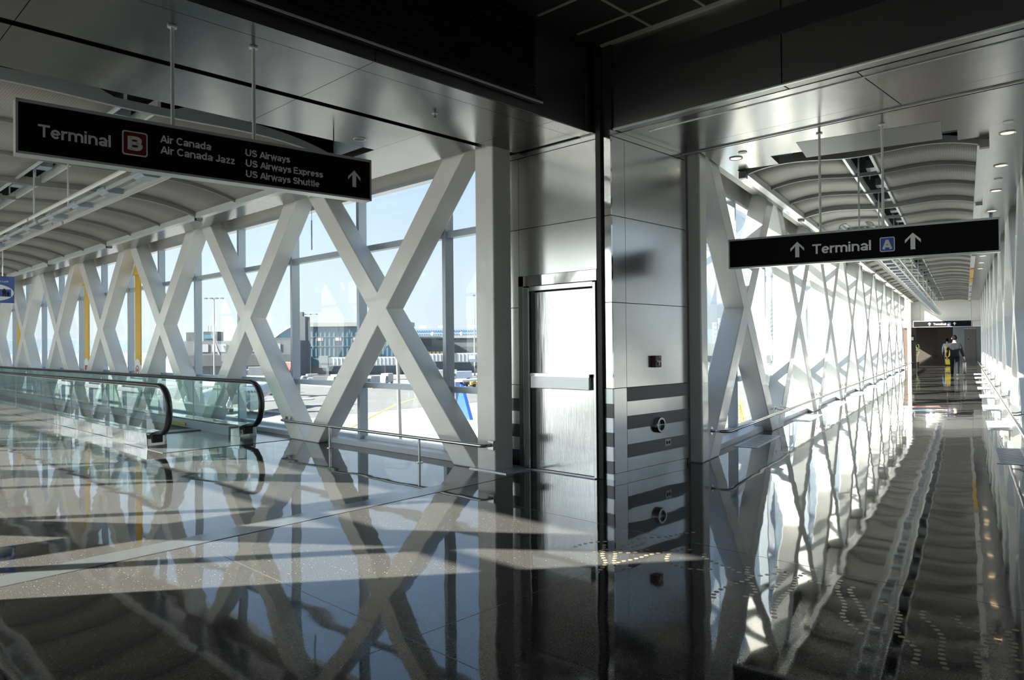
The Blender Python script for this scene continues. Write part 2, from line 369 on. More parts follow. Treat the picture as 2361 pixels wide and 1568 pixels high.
# roofs
r = MB(); r.box(-1.75, 7.0, 5.3, 41.2, 4.62, 4.85)
tag(r.obj('roof_left', M_VOID), 'roof over the left corridor', 'roof', kind=S_)
r = MB(); r.prism([(s_at_x(6.8, -1.5), -1.5), (49.5, -1.5), (49.5, 3.6), (s_at_x(7.0, 3.6), 3.6)], 'z', 4.62, 4.85)
tag(r.obj('roof_right', M_VOID, None, (0, 0, 0), TH), 'roof over the right-hand corridor', 'roof', kind=S_)
r = MB(); r.box(6.6, 8.6, .6, 7.2, 4.4, 4.62)
tag(r.obj('roof_corner', M_VOID), 'roof over the steel pillar', 'roof', kind=S_)

# soffits of polished metal panels
b = MB()
X = [-.66, 1.276, 3.596, 5.916, 6.55]
for x0, x1 in zip(X, X[1:]):
    b.box(x0+.003, x1-.003, 5.101, 5.327, 3.92, 4.0); b.box(x0+.003, x1-.003, 5.333, 6.30, 3.92, 4.0)
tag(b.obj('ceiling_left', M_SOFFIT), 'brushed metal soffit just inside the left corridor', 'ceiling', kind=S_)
b = MB(); b.box(-.66, 6.40, 6.30, 6.40, 3.99, 4.02)
tag(b.obj('trim_7', M_VOID), 'black slot across the metal soffit of the left corridor', 'ceiling slot', kind=S_)
b = MB()
for x0, x1 in ((-.66, 1.276), (1.276, 3.596), (3.596, 5.20)):
    b.box(x0+.003, x1-.003, 6.40, 7.38, 3.92, 4.0)
b.box(5.20, 5.44, 6.40, 8.25, 3.92, 4.0)
y = 6.40
while y < 40:
    y1 = min(y+2.475, 40.9); b.box(5.44, 6.07, y+.002, y1-.002, 3.92, 4.45); b.box(-.65, .26, y+.002, y1-.002, 3.92, 4.45); y = y1
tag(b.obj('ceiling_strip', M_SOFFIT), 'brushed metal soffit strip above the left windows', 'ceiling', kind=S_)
b = MB()
for y0, y1 in ((2.3, 4.86), (-.2, 2.294), (-1.5, -.206)): b.box(6.80, 7.835, y0, y1-.004, 3.92, 4.0); b.box(7.84, 8.11, y0, y1-.004, 3.92, 4.0)
tag(b.obj('ceiling_entry', M_SOFFIT), 'brushed metal soffit at the mouth of the right-hand corridor', 'ceiling', kind=S_)
b = MB(); b.box(8.115, 8.135, -1.5, 4.86, 3.905, 3.99)
tag(b.obj('trim_8', M_TRIM), 'bright metal edge along the soffit slot of the right-hand corridor', 'ceiling trim', kind=S_)
b = MB(); b.box(8.13, 8.21, -1.5, 4.86, 3.97, 4.02)
tag(b.obj('trim_9', M_VOID), 'black slot across the soffit of the right-hand corridor', 'ceiling slot', kind=S_)
b = MB()
b.prism([(s_at_x(8.215, 2.80), 2.80), (9.70, 2.80), (9.70, -.72), (s_at_x(8.215, -.72), -.72)], 'z', 3.92, 4.0)
b.box(9.70, 10.2, 2.1, 2.66, 3.92, 4.0); b.box(9.70, 10.2, -.26, .05, 3.92, 4.0)
for i in range(28):
    s0 = 9.70 + 1.41*i; s1 = min(s0+1.41, 49.2)
    if s0 < 49.2:
        b.box(s0+.002, s1-.002, 2.66, 2.80, 3.92, 4.45); b.box(s0+.002, s1-.002, -.72, -.26, 3.92, 4.45)
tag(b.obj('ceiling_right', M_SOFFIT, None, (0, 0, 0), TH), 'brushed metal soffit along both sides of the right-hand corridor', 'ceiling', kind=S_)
b = MB(); b.box(9.72, 10.33, .25, 1.95, 4.35, 4.5); b.box(9.71, 9.73, .25, 1.95, 4.0, 4.4)
tag(b.obj('ceiling_void', M_VOID, None, (0, 0, 0), TH), 'dark opening in the soffit ahead of the first ceiling rib', 'ceiling', kind=S_)
b = MB(); b.box(-.75, .75, -.34, .34, 0, .02)
o = b.obj('ceiling_flap', M_RIB, None, RW(9.55, .95, 3.90), TH+math.pi/2, bevel=.003); o.rotation_euler = (math.radians(3), 0, TH+math.pi/2)
tag(o, 'flat metal access flap hanging under the soffit beside the dark opening', 'access panel', kind=S_)

b = MB(); b.box(-.66, 5.20, 7.34, 8.30, 4.24, 4.30); b.box(-.66, 5.20, 7.34, 7.38, 4.0, 4.30); b.box(5.20, 5.22, 7.34, 8.30, 4.0, 4.30)
tag(b.obj('ceiling_recess', M_ALU), 'grey recess in the soffit ahead of the first rib of the left corridor', 'ceiling', kind=S_)
b = MB(); b.box(9.70, 10.36, -.26, .25, 4.06, 4.12); b.box(9.70, 10.36, 1.95, 2.66, 4.06, 4.12); b.box(9.68, 9.70, -.26, 2.66, 4.0, 4.12)
tag(b.obj('ceiling_recess', M_ALU, None, (0, 0, 0), TH), 'grey recess in the soffit ahead of the first rib of the right-hand corridor', 'ceiling', kind=S_)
# vaulted ceilings of perforated panels between ribs
def vault(name, label, rz, s0, seg, nseg, ac, half, zedge, amp, dip, slot):
    root = thing(name, label, 'ceiling', (0, 0, 0), rz, kind=S_)
    def zz(v): return zedge + amp*(1-abs(v)**4) - dip*math.exp(-(v/.42)**2)
    N = 14
    for k in range(nseg):
        a0, a1 = s0+seg*k+.02, s0+seg*(k+1)-.005
        for sd in (-1, 1):
            vs = [sd*(slot/half + (1-slot/half)*i/N) for i in range(N+1)]
            b = MB(); b.strip([[(a, ac+half*v, zz(v)+.05) for v in vs] for a in (a0, a1)])
            b.obj('ceiling_panel', M_VAULT, root, smooth=True, solid=.012)
            e = ac+sd*slot
            b = MB(); b.box(a0, a1, min(e, e-sd*.035), max(e, e-sd*.035), zz(sd*slot/half)+.02, zz(sd*slot/half)+.16); b.obj('slot_trim', M_TRIM, root)
    for k in range(nseg+1):
        end = k in (0, nseg)
        a = s0+seg*k + (-.03 if k == nseg else 0); th = .05 if end else .022
        vs = [-1+2*i/36 for i in range(37)]
        b = MB()
        low = [(ac+half*v*(1.012 if end else 1), zz(v) - (.035 if end else 0.0)) for v in vs]
        top = []
        for v in vs:
            h = zz(v) + .055 + (.03*(1-abs(v)) if end else 0)
            if end and k == 0: h = zz(v) + .02 + .095*(1-abs(v)**1.5)
            if k == 0 and abs(v) < .13: h -= .06
            top.append((ac+half*v*(1.012 if end else 1), h))
        b.prism(low + top[::-1], 'x', a-th/2, a+th/2); b.obj('rib', M_RIB, root)
        if end:
            for sd in (-1, 1):
                b = MB(); b.box(a-.05, a+.05, ac+sd*half-.05, ac+sd*half+.05, zedge-.06, zedge+.03); b.obj('rib_foot', M_RIB, root)
    for sd in (-1, 1):
        e = ac+sd*half
        b = MB(); b.box(s0, s0+seg*nseg-.06, min(e-sd*.07, e+sd*.04), max(e-sd*.07, e+sd*.04), zedge-.025, zedge+.10); b.obj('edge_trim', M_TRIM, root)
    b = MB(); b.box(s0, s0+seg*nseg, ac-slot-.3, ac+slot+.3, zedge+.52, zedge+.56); b.obj('plenum_lid', M_VOID, root)
    for k in range(nseg):                      # services seen through the slot
        b = MB(); a = s0+seg*(k+.5); b.box(a-.16, a+.12, ac-.09, ac+.07, zedge+.3, zedge+.42); b.tube([(a+.2, ac+.05, zedge+.5), (a+.2, ac+.05, zedge+.2)], .012)
        b.obj('service_box', M_ALU, root)
for k in range(6):
    vault('ceiling_vault', 'ribbed perforated ceiling vault of the left corridor, %s from the hall' % ORD[k], math.pi/2, 8.3+4.88*k, 4.88/3, 3, -2.85, 2.6, 3.88, .27, .05, .19)
for k in range(9):
    vault('ceiling_vault', 'ribbed perforated ceiling vault of the right-hand corridor, %s from the hall' % ORD[k], TH, 10.38+4.25*k, 4.25/3, 3, 1.2, 1.42, 3.885, .135, .07, .18)

# ------------------------------------------------------------------ cross braces, columns and windows
BH = 3.92
def brace_proto(per, label, cat, loc, rz, group):
    root = thing('cross_brace', label, cat, loc, rz, group)
    for i, (a, b) in enumerate(((.22, per-.22), (per-.22, .22))):
        m = MB(); q = .215
        m.prism([(a-q, .0), (a+q, .0), (b+q, BH+.2), (b-q, BH+.2)], 'y', .0+.0015*i, .31-.0015*i)
        m.obj('diagonal', M_WHITE, root, bevel=.014)
    m = MB(); m.box(.005, per-.005, .02, .29, BH+.19, BH+.42); m.obj('top_chord', M_WHITE, root)
    return root
def window_proto(per, offs, label, loc, rz, name='window_1'):
    root = thing(name, label, 'window', loc, rz, kind=S_)
    for o in offs:
        m = MB(); m.box(o-.035, o+.035, .33, .48, .085, 3.86); m.obj('mullion', M_ALU, root, bevel=.004)
    for z0, z1 in ((.885, .965), (2.985, 3.075)):
        m = MB(); m.box(0, per, .36, .475, z0, z1); m.obj('transom', M_ALU, root)
    m = MB(); m.box(0, per, .36, .50, 3.84, 3.89); m.box(0, per, .40, .50, .08, .135); m.obj('window_frame', M_ALUL, root)
    m = MB(); m.box(0, per, .47, .56, 3.89, 4.63); m.obj('head_panel', M_WHITE, root)
    m = MB(); m.poly([(0, .485, .11), (per, .485, .11), (per, .485, 3.86), (0, .485, 3.86)]); m.obj('pane', M_GLASS, root)
    return root
LP, L0 = 4.12, 6.59
RP, R0 = 4.08, 9.38
HALF = math.pi/2
NL, NR = 8, 9
for k in range(NL):
    lab = 'white X-shaped brace of the left window wall, %s' % ('nearest the big steel pillar' if k == 0 else ORD[k] + ' from the steel pillar')
    loc = (6.12, L0+LP*(k+1), 0)
    if k == 0: pb = brace_proto(LP, lab, 'brace', loc, -HALF, 'white cross braces of the left window wall')
    else: dup(pb, loc, -HALF, lab)
for k in range(NL):
    lab = 'tall glazed bay behind the %s X brace of the left window wall' % ORD[k]
    loc = (6.12, L0+LP*(k+1), 0)
    if k == 0: wb = window_proto(LP, (LP-.98, LP-3.04), lab, loc, -HALF)
    else: dup(wb, loc, -HALF, lab).name = 'window_%d' % (k+1)
for k in range(NR):
    lab = 'white X brace on the left side of the right-hand corridor, %s' % ('beside the steel pillar' if k == 0 else ORD[k] + ' from the steel pillar')
    loc = RW(R0+RP*k, 2.84)
    if k == 0: pr = brace_proto(RP, lab, 'brace', loc, TH, 'white cross braces on the left of the right-hand corridor')
    else: dup(pr, loc, TH, lab)
    lab = 'tall glazed bay behind the %s X brace on the left of the right-hand corridor' % ORD[k]
    if k == 0: wr = window_proto(RP, (.60, 2.64), lab, loc, TH, 'window_20')
    else: dup(wr, loc, TH, lab).name = 'window_%d' % (20+k)
for k in range(NR):
    loc = RW(R0+RP*(k+1), -.72)
    lab = 'white X brace on the right side of the right-hand corridor, %s from the hall' % ORD[k]
    dup(pr, loc, TH+math.pi, lab, 'white cross braces on the right of the right-hand corridor')
    dup(wr, loc, TH+math.pi, 'tall glazed bay behind the %s X brace on the right of the right-hand corridor' % ORD[k]).name = 'window_%d' % (40+k)
# the sunny side of the left corridor, beyond the picture's left edge
for k in range(NL):
    loc = (-.70, L0+LP*k, 0)
    d = dup(pb, loc, HALF, 'white X brace on the sunny side of the left corridor, %s from the hall' % ORD[k], 'white cross braces on the sunny side of the left corridor'); d['kind'] = S_
    dup(wb, loc, HALF, 'tall glazed bay on the sunny side of the left corridor, %s from the hall' % ORD[k]).name = 'window_%d' % (60+k)
    if k == 0:
        c = MB(); c.box(-.16, .16, 0, .31, 0, 4.4)
        tag(c.obj('column', M_WHITE, None, (-.70, 6.42, 0), HALF, bevel=.02), 'white steel column at the start of the sunny side of the left corridor', 'column', kind=S_)
c = MB(); c.box(-.16, .16, 0, .31, 0, 4.4)
tag(c.obj('column', M_WHITE, None, (6.12, 6.42, 0), -HALF, bevel=.02, segs=3), 'white square steel column standing left of the steel pillar', 'column')
c = MB(); c.box(0, .27, 0, .33, 0, 4.4)
tag(c.obj('column', M_WHITE, None, RW(9.1, 2.84), TH, bevel=.02, segs=3), 'white square steel column standing right of the steel pillar', 'column')

# ------------------------------------------------------------------ the steel-clad pillar and its door
pl = thing('pillar', 'steel-clad pillar with grey stripes at its foot between the two corridors', 'pillar', (6.59, 4.86, 0))
def pan(name, x0, x1, y0, y1, z0, z1, m, th=.012, parent=pl, lab=None):
    b = MB(); b.box(x0-6.59, x1-6.59, y0-4.86, y1-4.86, z0, z1); o = b.obj(name, m, parent)
    if lab: o['label'] = lab
    return o
b = MB(); b.prism([(.02, .02), (1.59, .02), (1.59, .5), (.2, 2.1), (.02, 2.1)], 'z', 0, 4.4); b.obj('core', M_JOINT, pl)
g_ = .004
for z0, z1 in ((2.96, 3.85), (1.985, 2.96), (1.02, 1.985)):
    pan('cladding', 6.59, 6.615, 4.86, 4.968, z0+g_, z1-g_, M_MIRROR)
    pan('cladding', 6.616, 6.855, 4.86, 4.88, z0+g_, z1-g_, M_STEEL)
    pan('cladding', 6.861, 8.18, 4.86, 4.88, z0+g_, z1-g_, M_STEEL)
    pan('cladding', 6.59, 6.61, 6.285, 6.95, z0+g_, z1-g_, M_STEEL)
pan('cladding', 6.59, 6.61, 5.055, 6.28, 2.96+g_, 3.85-g_, M_STEEL)
pan('cladding', 6.59, 6.61, 5.055, 6.28, 2.375, 2.96-g_, M_STEEL)
pan('head_trim', 6.59, 6.61, 5.055, 6.95, 3.855, 3.92, M_STEEL); pan('head_trim', 6.59, 8.18, 4.86, 4.88, 3.855, 3.92, M_STEEL)
for z0, z1, d in ((.85, 1.016, 0), (.69, .85, 1), (.528, .69, 0), (.368, .528, 1), (.209, .368, 0), (.07, .209, 1)):
    pan('stripe', 6.59, 6.615, 4.86, 4.968, z0, z1, M_SATIN if d else M_LIGHTBAND)
    pan('stripe', 6.59, 6.61, 6.285, 6.95, z0, z1, M_SATIN if d else M_STEEL)
pan('cladding', 6.616, 6.855, 4.86, 4.88, .07, 1.016, M_STEEL)
for z0, z1, d in ((.86, 1.016, 1), (.695, .86, 0), (.542, .695, 1), (.371, .542, 0), (.219, .371, 1), (.07, .219, 0)):
    pan('stripe', 6.861, 8.18, 4.86, 4.88, z0, z1, M_BAND if d else M_STEEL)
pan('skirting', 6.59, 6.62, 4.86, 4.968, 0, .066, M_LIGHTBAND); pan('skirting', 6.616, 8.14, 4.86, 4.885, 0, .066, M_STEEL)
b = MB(); b.box(-.035, .05, .112, .185, 0, 4.88); tag(b.obj('black_channel', M_BLACK, pl, bevel=.006), 'black vertical channel')
pan('dark_reveal', 8.18, 8.3, 4.87, 5.1, 0, 3.92, M_DARKMETAL)

dr = thing('door_1', 'narrow polished steel door with a push bar set in the steel pillar', 'door', (6.59, 5.05, 0), kind=S_)
def dp(name, x0, x1, y0, y1, z0, z1, m, bev=.004): 
    b = MB(); b.box(x0, x1, y0-5.05, y1-5.05, z0, z1); return b.obj(name, m, dr, bevel=bev)
dp('outer_frame', -.03, .02, 6.185, 6.275, 0, 2.37, M_DARKMETAL); dp('header', -.03, .02, 5.05, 6.275, 2.24, 2.37, M_MIRROR)
dp('jamb', -.055, .01, 6.075, 6.18, 0, 2.225, M_STEEL, .012); dp('jamb', -.055, .01, 5.05, 5.092, 0, 2.225, M_STEEL); dp('jamb', -.05, .01, 5.092, 6.075, 2.175, 2.235, M_STEEL)
dp('door_stop', -.02, .0, 6.004, 6.075, 0, 2.175, M_BLACK)
lf = dp('door_leaf', -.02, .01, 5.10, 6.004, .015, 2.16, M_DOOR)
pb_ = dp('push_bar', -.10, -.02, 5.112, 6.018, .995, 1.17, M_ALUL, .008)
b = MB(); b.box(-.104, -.02, 5.112-5.05, 6.018-5.05, 1.14, 1.176); b.obj('bar_cap', M_STEEL, pb_)
dp('threshold', -.09, .0, 5.05, 6.18, 0, .012, M_ALUL)

# things on the pillar's right face
a = thing('fire_alarm_pull', 'dark red fire alarm pull box on the right face of the steel pillar', 'fire alarm', (7.433, 4.86, 1.306))
b = MB(); b.box(-.066, .066, -.055, 0, -.07, .07); b.obj('alarm_body', mat('alarm_red', (.10, .012, .014), .35), a, bevel=.006)
b = MB(); b.box(-.045, .045, -.064, -.054, -.008, .012); b.box(-.012, .012, -.066, -.054, -.05, -.008); h = b.obj('pull_handle', M_LETTER, a, bevel=.002)
b = MB(); b.lathe([(.010, -.060), (.010, -.054)], 10, (.02, 0, .05), 'y'); b.obj('screw', M_LETTER, a)
a = thing('round_port', 'round metal port cover on the grey stripes of the pillar', 'port cover', (7.487, 4.86, .546))
b = MB(); b.lathe([(.096, 0), (.096, -.045), (.088, -.055), (.066, -.055), (.066, -.012), (.0, -.012)], 32, (0, 0, 0), 'y'); b.obj('port_ring', M_CHROME, a, smooth=False)
b = MB(); b.lathe([(.066, -.014), (.066, -.018), (.001, -.020)], 24, (0, 0, 0), 'y'); b.obj('port_glass', mat('port_grey', (.30, .36, .38), .12, .6), a)
b = MB(); b.box(-.066, .066, -.028, -.018, -.004, .004); b.box(-.004, .004, -.028, -.018, -.066, .066); b.obj('cross_bar', M_CHROME, a)
a = thing('wall_socket', 'small white double wall socket on the lowest grey stripe of the pillar', 'socket', (7.698, 4.86, .313))
b = MB(); b.box(-.062, .062, -.008, 0, -.04, .04); b.obj('cover_plate', M_LETTER, a, bevel=.002)
for s in (-1, 1):
    b = MB(); b.lathe([(.020, -.011), (.020, -.006)], 14, (s*.026, 0, 0), 'y'); b.obj('outlet', M_BLACK, a)
# ================================================================== SIGNS
# lettering drawn as broad even strokes: every glyph is (strokes, advance), capital height 1
def _arc(cx, cy, rx, ry, a0, a1, n=14):
    return [(cx+rx*math.cos(math.radians(a0+(a1-a0)*i/n)), cy+ry*math.sin(math.radians(a0+(a1-a0)*i/n))) for i in range(n+1)]
GL = {
 'T': ([[(0, .915), (.78, .915)], [(.39, .88), (.39, 0)]], .82), 'e': ([[(.1, .37), (.55, .37)], _arc(.325, .37, .24, .285, 0, 318, 20)], .70),
 'r': ([[(.085, 0), (.085, .74)], _arc(.36, .40, .275, .255, 180, 78, 8)], .47), 'm': ([[(.085, 0), (.085, .74)], _arc(.30, .44, .215, .215, 180, 0)+[(.515, 0)], _arc(.73, .44, .215, .215, 180, 0)+[(.945, 0)]], 1.10),
 'i': ([[(.085, 0), (.085, .74)], [(.085, .84), (.085, 1)]], .27), 'n': ([[(.085, 0), (.085, .74)], _arc(.325, .42, .24, .235, 180, 0)+[(.565, 0)]], .73),
 'a': ([[(.52, 0), (.52, .47)]+_arc(.30, .47, .22, .185, 0, 165), _arc(.285, .205, .20, .13, 0, 360, 18)], .69), 'l': ([[(.085, 0), (.085, 1)]], .27),
 'A': ([[(.07, 0), (.42, .95)], [(.77, 0), (.42, .95)], [(.2, .29), (.64, .29)]], .85), 'C': ([_arc(.43, .5, .345, .415, 42, 318, 20)], .86),
 'd': ([_arc(.31, .37, .225, .285, 0, 360, 20), [(.54, 0), (.54, 1)]], .72), 'J': ([[(.42, 1), (.42, .27)]+_arc(.2525, .27, .1675, .185, 0, -180)], .58),
 'z': ([[(.05, .655), (.50, .655)], [(.44, .62), (.12, .12)], [(.04, .085), (.52, .085)]], .60), 'U': ([[(.085, 1), (.085, .36)]+_arc(.39, .36, .305, .275, 180, 360)+[(.695, 1)]], .87),
 'S': ([_arc(.37, .715, .265, .2, 18, 270, 16)+_arc(.37, .3, .29, .215, 90, -162, 16)], .78), 'w': ([[(.06, .74), (.25, .04), (.45, .68), (.65, .04), (.84, .74)]], .94),
 'y': ([[(.06, .74), (.30, .06)], [(.54, .74), (.30, .02), (.22, -.14), (.08, -.15)]], .64), 's': ([_arc(.29, .53, .19, .125, 15, 270, 12)+_arc(.29, .245, .205, .16, 90, -160, 12)], .61),
 'E': ([[(.085, 0), (.085, 1)], [(.085, .915), (.62, .915)], [(.085, .51), (.58, .51)], [(.085, .085), (.64, .085)]], .74), 'x': ([[(.06, .74), (.54, 0)], [(.54, .74), (.06, 0)]], .62),
 'p': ([_arc(.33, .37, .225, .285, 0, 360, 20), [(.085, .74), (.085, -.22)]], .72), 'h': ([[(.085, 0), (.085, 1)], _arc(.325, .42, .24, .235, 180, 0)+[(.565, 0)]], .73),
 'u': ([[(.085, .74), (.085, .30)]+_arc(.325, .30, .24, .22, 180, 360)+[(.565, .74)], [(.565, .4), (.565, 0)]], .73), 't': ([[(.17, .95), (.17, .22)]+_arc(.30, .22, .13, .14, 180, 280, 6), [(.02, .655), (.36, .655)]], .45),
 'B': ([[(.085, 0), (.085, 1)], [(.085, .915), (.40, .915)]+_arc(.42, .715, .2, .2, 90, -90), [(.085, .515), (.43, .515)]+_arc(.44, .3, .225, .215, 90, -90)+[(.085, .085)]], .80),
 'o': ([_arc(.32, .37, .235, .285, 0, 360, 20)], .70), 'L': ([[(.085, 1), (.085, 0)], [(.085, .085), (.6, .085)]], .70), 'f': ([[(.17, 0), (.17, .76)]+_arc(.31, .76, .14, .155, 180, 90, 6)+[(.36, .915)], [(.02, .655), (.36, .655)]], .42),
 ' ': ([], .33)}
def text_mesh(name, txt, x0, z0, wid, cap, m, parent, y, depth=.004, bold=.165):
    """lettering standing on the front (-y) of a panel: left edge x0, baseline z0, given width and capital height"""
    polys = []; pen = 0; hw = bold/2; word = 0
    for ch in txt:
        st, adv = GL[ch]; word += ch == ' '
        for P in st:
            closed = len(P) > 4 and abs(P[0][0]-P[-1][0])+abs(P[0][1]-P[-1][1]) < 1e-6
            V = [Vector((p[0]+pen, p[1])) for p in P]; N = []
            for i in range(len(V)):
                d1 = (V[i]-V[i-1]).normalized() if i else None; d2 = (V[i+1]-V[i]).normalized() if i < len(V)-1 else None
                if closed and d1 is None: d1 = (V[-1]-V[-2]).normalized()
                if closed and d2 is None: d2 = (V[1]-V[0]).normalized()
                d1 = d1 or d2; d2 = d2 or d1
                b_ = Vector((-(d1.y+d2.y), d1.x+d2.x)); b_.normalize(); c = max(.35, b_.dot(Vector((-d1.y, d1.x)))); N.append(b_*hw/c)
            for i in range(len(V)-1): polys.append([V[i]+N[i], V[i]-N[i], V[i+1]-N[i+1], V[i+1]+N[i+1], word])
        pen += adv
    xs = [p.x for q in polys for p in q[:4]]; sx, mn = wid/(max(xs)-min(xs)), min(xs)
    for k in range(word+1):
        b = MB()
        for q in polys:
            if q[4] == k: b.prism([(x0+(p.x-mn)*sx, z0+p.y*cap) for p in q[:4]], 'y', y-depth, y+.001)
        b.obj(name, m, parent)
def arrow_mesh(name, cx, zb, zt, hw, m, parent, y):
    h = zt-zb; b = MB(); t = hw*.30
    pts = [(cx, zt), (cx+hw, zt-hw*.98), (cx+hw, zt-hw*.98-t*1.55), (cx+t, zt-t*2.0-.004), (cx+t, zb), (cx-t, zb), (cx-t, zt-t*2.0-.004), (cx-hw, zt-hw*.98-t*1.55), (cx-hw, zt-hw*.98)]
    b.prism(pts, 'y', y-.004, y+.001); return b.obj(name, m, parent)
def rrect(x0, x1, z0, z1, r, n=5):
    P = []
    for cx, cz, a0 in ((x1-r, z1-r, 0), (x0+r, z1-r, 90), (x0+r, z0+r, 180), (x1-r, z0+r, 270)):
        for i in range(n+1):
            a = math.radians(a0+90*i/n); P.append((cx+r*math.cos(a), cz+r*math.sin(a)))
    return P
def badge(x0, x1, z0, z1, letter, col, parent, y, lw, lh):
    b = MB(); b.prism(rrect(x0, x1, z0, z1, .018), 'y', y-.004, y); bd = b.obj('badge', M_LETTER, parent)
    b = MB(); i = .009; b.prism(rrect(x0+i, x1-i, z0+i, z1-i, .012), 'y', y-.007, y); f = b.obj('badge_field', col, bd)
    t = text_mesh('badge_letter', letter, (x0+x1)/2-lw/2, (z0+z1)/2-lh/2, lw, lh, M_LETTER, bd, y-.007, bold=.24)
    return bd
def sign_body(root, w_, z0, z1, th=.11):
    b = MB(); b.box(0, w_, 0, th, z0, z1); b.obj('sign_panel', M_SIGN, root)
    b = MB(); b.box(-.012, w_+.012, -.006, th+.006, z1, z1+.022); b.box(-.014, 0, -.006, th+.006, z0-.015, z1+.022); b.box(w_, w_+.014, -.006, th+.006, z0-.015, z1+.022); b.obj('top_trim', M_TRIM, root)
    b = MB(); b.box(-.012, w_+.012, -.006, th+.006, z0-.016, z0); b.obj('bottom_trim', M_TRIM, root)
def rod(root, x, y, z0, z1):
    b = MB(); b.tube([(x, y, z0), (x, y, z1)], .014, 10); b.obj('hanging_rod', M_WHITE, root)
    b = MB(); b.lathe([(.035, z1-.012), (.035, z1)], 14, (x, y, 0)); b.obj('rod_rosette', M_TRIM, root)

# sign over the left corridor
SB = thing('overhead_sign', 'long black hanging sign reading Terminal B with airline names over the left corridor', 'sign', (1.158, 5.633, 0), math.atan2(-.0995, .995), 'hanging terminal signs')
def sx_(u): return u-.592
sign_body(SB, 3.181-.592, 2.815, 3.14)
text_mesh('lettering', 'Terminal', sx_(.703), 2.928, .432, .083, M_LETTER, SB, 0)
badge(sx_(1.207), sx_(1.373), 2.893, 3.066, 'B', M_RED, SB, 0, .098, .095)
text_mesh('lettering', 'Air Canada', sx_(1.459), 3.020, .368, .056, M_LETTER, SB, 0)
text_mesh('lettering', 'Air Canada Jazz', sx_(1.460), 2.940, .537, .056, M_LETTER, SB, 0)
text_mesh('lettering', 'US Airways', sx_(2.074), 3.022, .373, .054, M_LETTER, SB, 0)
text_mesh('lettering', 'US Airways Express', sx_(2.076), 2.940, .659, .054, M_LETTER, SB, 0)
text_mesh('lettering', 'US Airways Shuttle', sx_(2.077), 2.856, .626, .054, M_LETTER, SB, 0)
arrow_mesh('arrow', sx_(3.028), 2.902, 3.046, .058, M_LETTER, SB, 0)
rod(SB, sx_(1.560), .055, 3.16, 3.92); rod(SB, sx_(2.172), .055, 3.16, 3.92)

# sign over the right corridor: local x runs to the right, so it is turned a half turn less
def sign_a(s, t0, t1, z0, z1, label, rods=None):
    root = thing('overhead_sign', label, 'sign', RW(s, t0), TH-math.pi/2, 'hanging terminal signs')
    wd = t0-t1; sign_body(root, wd, z0, z1)
    X = lambda t: t0-t
    k = wd/2.722; zc = z0
    text_mesh('lettering', 'Terminal', X(1.482) if rods else wd*.352, z0+.093, .608*k, .111, M_LETTER, root, 0)
    bx = X(.787) if rods else wd*.601
    badge(bx, bx+.147*k, z0+.063, z0+.222, 'A', M_BLUE, root, 0, .098, .105)
    for tc in (1.645, .468):
        arrow_mesh('arrow', (X(tc) if rods else wd*(t0_-tc)/2.722), z0+.069, z0+.248, .075, M_LETTER, root, 0)
    if rods:
        for t in rods: rod(root, X(t), .055, z1+.02, 3.92)
    return root
t0_ = 2.422
sign_a(8.92, 2.422, -.300, 2.437, 2.755, 'long black hanging sign reading Terminal A between two arrows, near the pillar', (1.40, .755))
sign_a(48.6, 2.58, -.28, 2.42, 2.74, 'small distant black sign reading Terminal A above the dark portal at the corridor end')

# blue family sign at the left edge
bs = thing('picture_sign', 'blue hanging sign with a white oval and small walking figures at the left edge', 'sign', (2.35, 18, 0))
b = MB(); b.box(0, 1.28, 0, .05, 2.50, 3.05); b.obj('sign_panel', mat('sign_blue', (.10, .16, .42), .4), bs)
b = MB(); b.prism([(.88+.39*math.cos(a*math.pi/20), 2.71+.18*math.sin(a*math.pi/20)) for a in range(40)], 'y', -.004, .001); b.obj('oval', M_LETTER, bs)
b = MB(); b.prism([(.60, 2.63), (1.22, 2.63), (1.22, 2.78), (.60, 2.78)], 'y', -.006, -.003); b.obj('blue_band', mat('band_blue', (.07, .12, .40), .4), bs)
for fx, fh in ((.96, .16), (1.10, .155), (1.167, .10)):
    b = MB(); zb = 2.635; q = fh/.16
    b.prism([(fx-.03*q, zb+fh*.35), (fx+.03*q, zb+fh*.35), (fx+.038*q, zb+fh*.78), (fx-.038*q, zb+fh*.78)], 'y', -.010, -.005)
    b.prism([(fx-.032*q, zb), (fx-.012*q, zb), (fx, zb+fh*.4), (fx-.025*q, zb+fh*.4)], 'y', -.010, -.005)
    b.prism([(fx+.014*q, zb), (fx+.034*q, zb), (fx+.025*q, zb+fh*.4), (fx, zb+fh*.4)], 'y', -.010, -.005)
    b.prism([(fx+.02*q*math.cos(a*math.pi/6), zb+fh*.9+.02*q*math.sin(a*math.pi/6)) for a in range(12)], 'y', -.010, -.005)
    b.obj('walking_figure', M_BLACK, bs)
text_mesh('lettering', 'on Left', .985, 2.925, .19, .036, M_LETTER, bs, 0)
for x in (.2, 1.08):
    b = MB(); b.tube([(x, .025, 3.04), (x, .025, 4.05)], .010, 8); b.obj('hanging_rod', M_CHROME, bs)

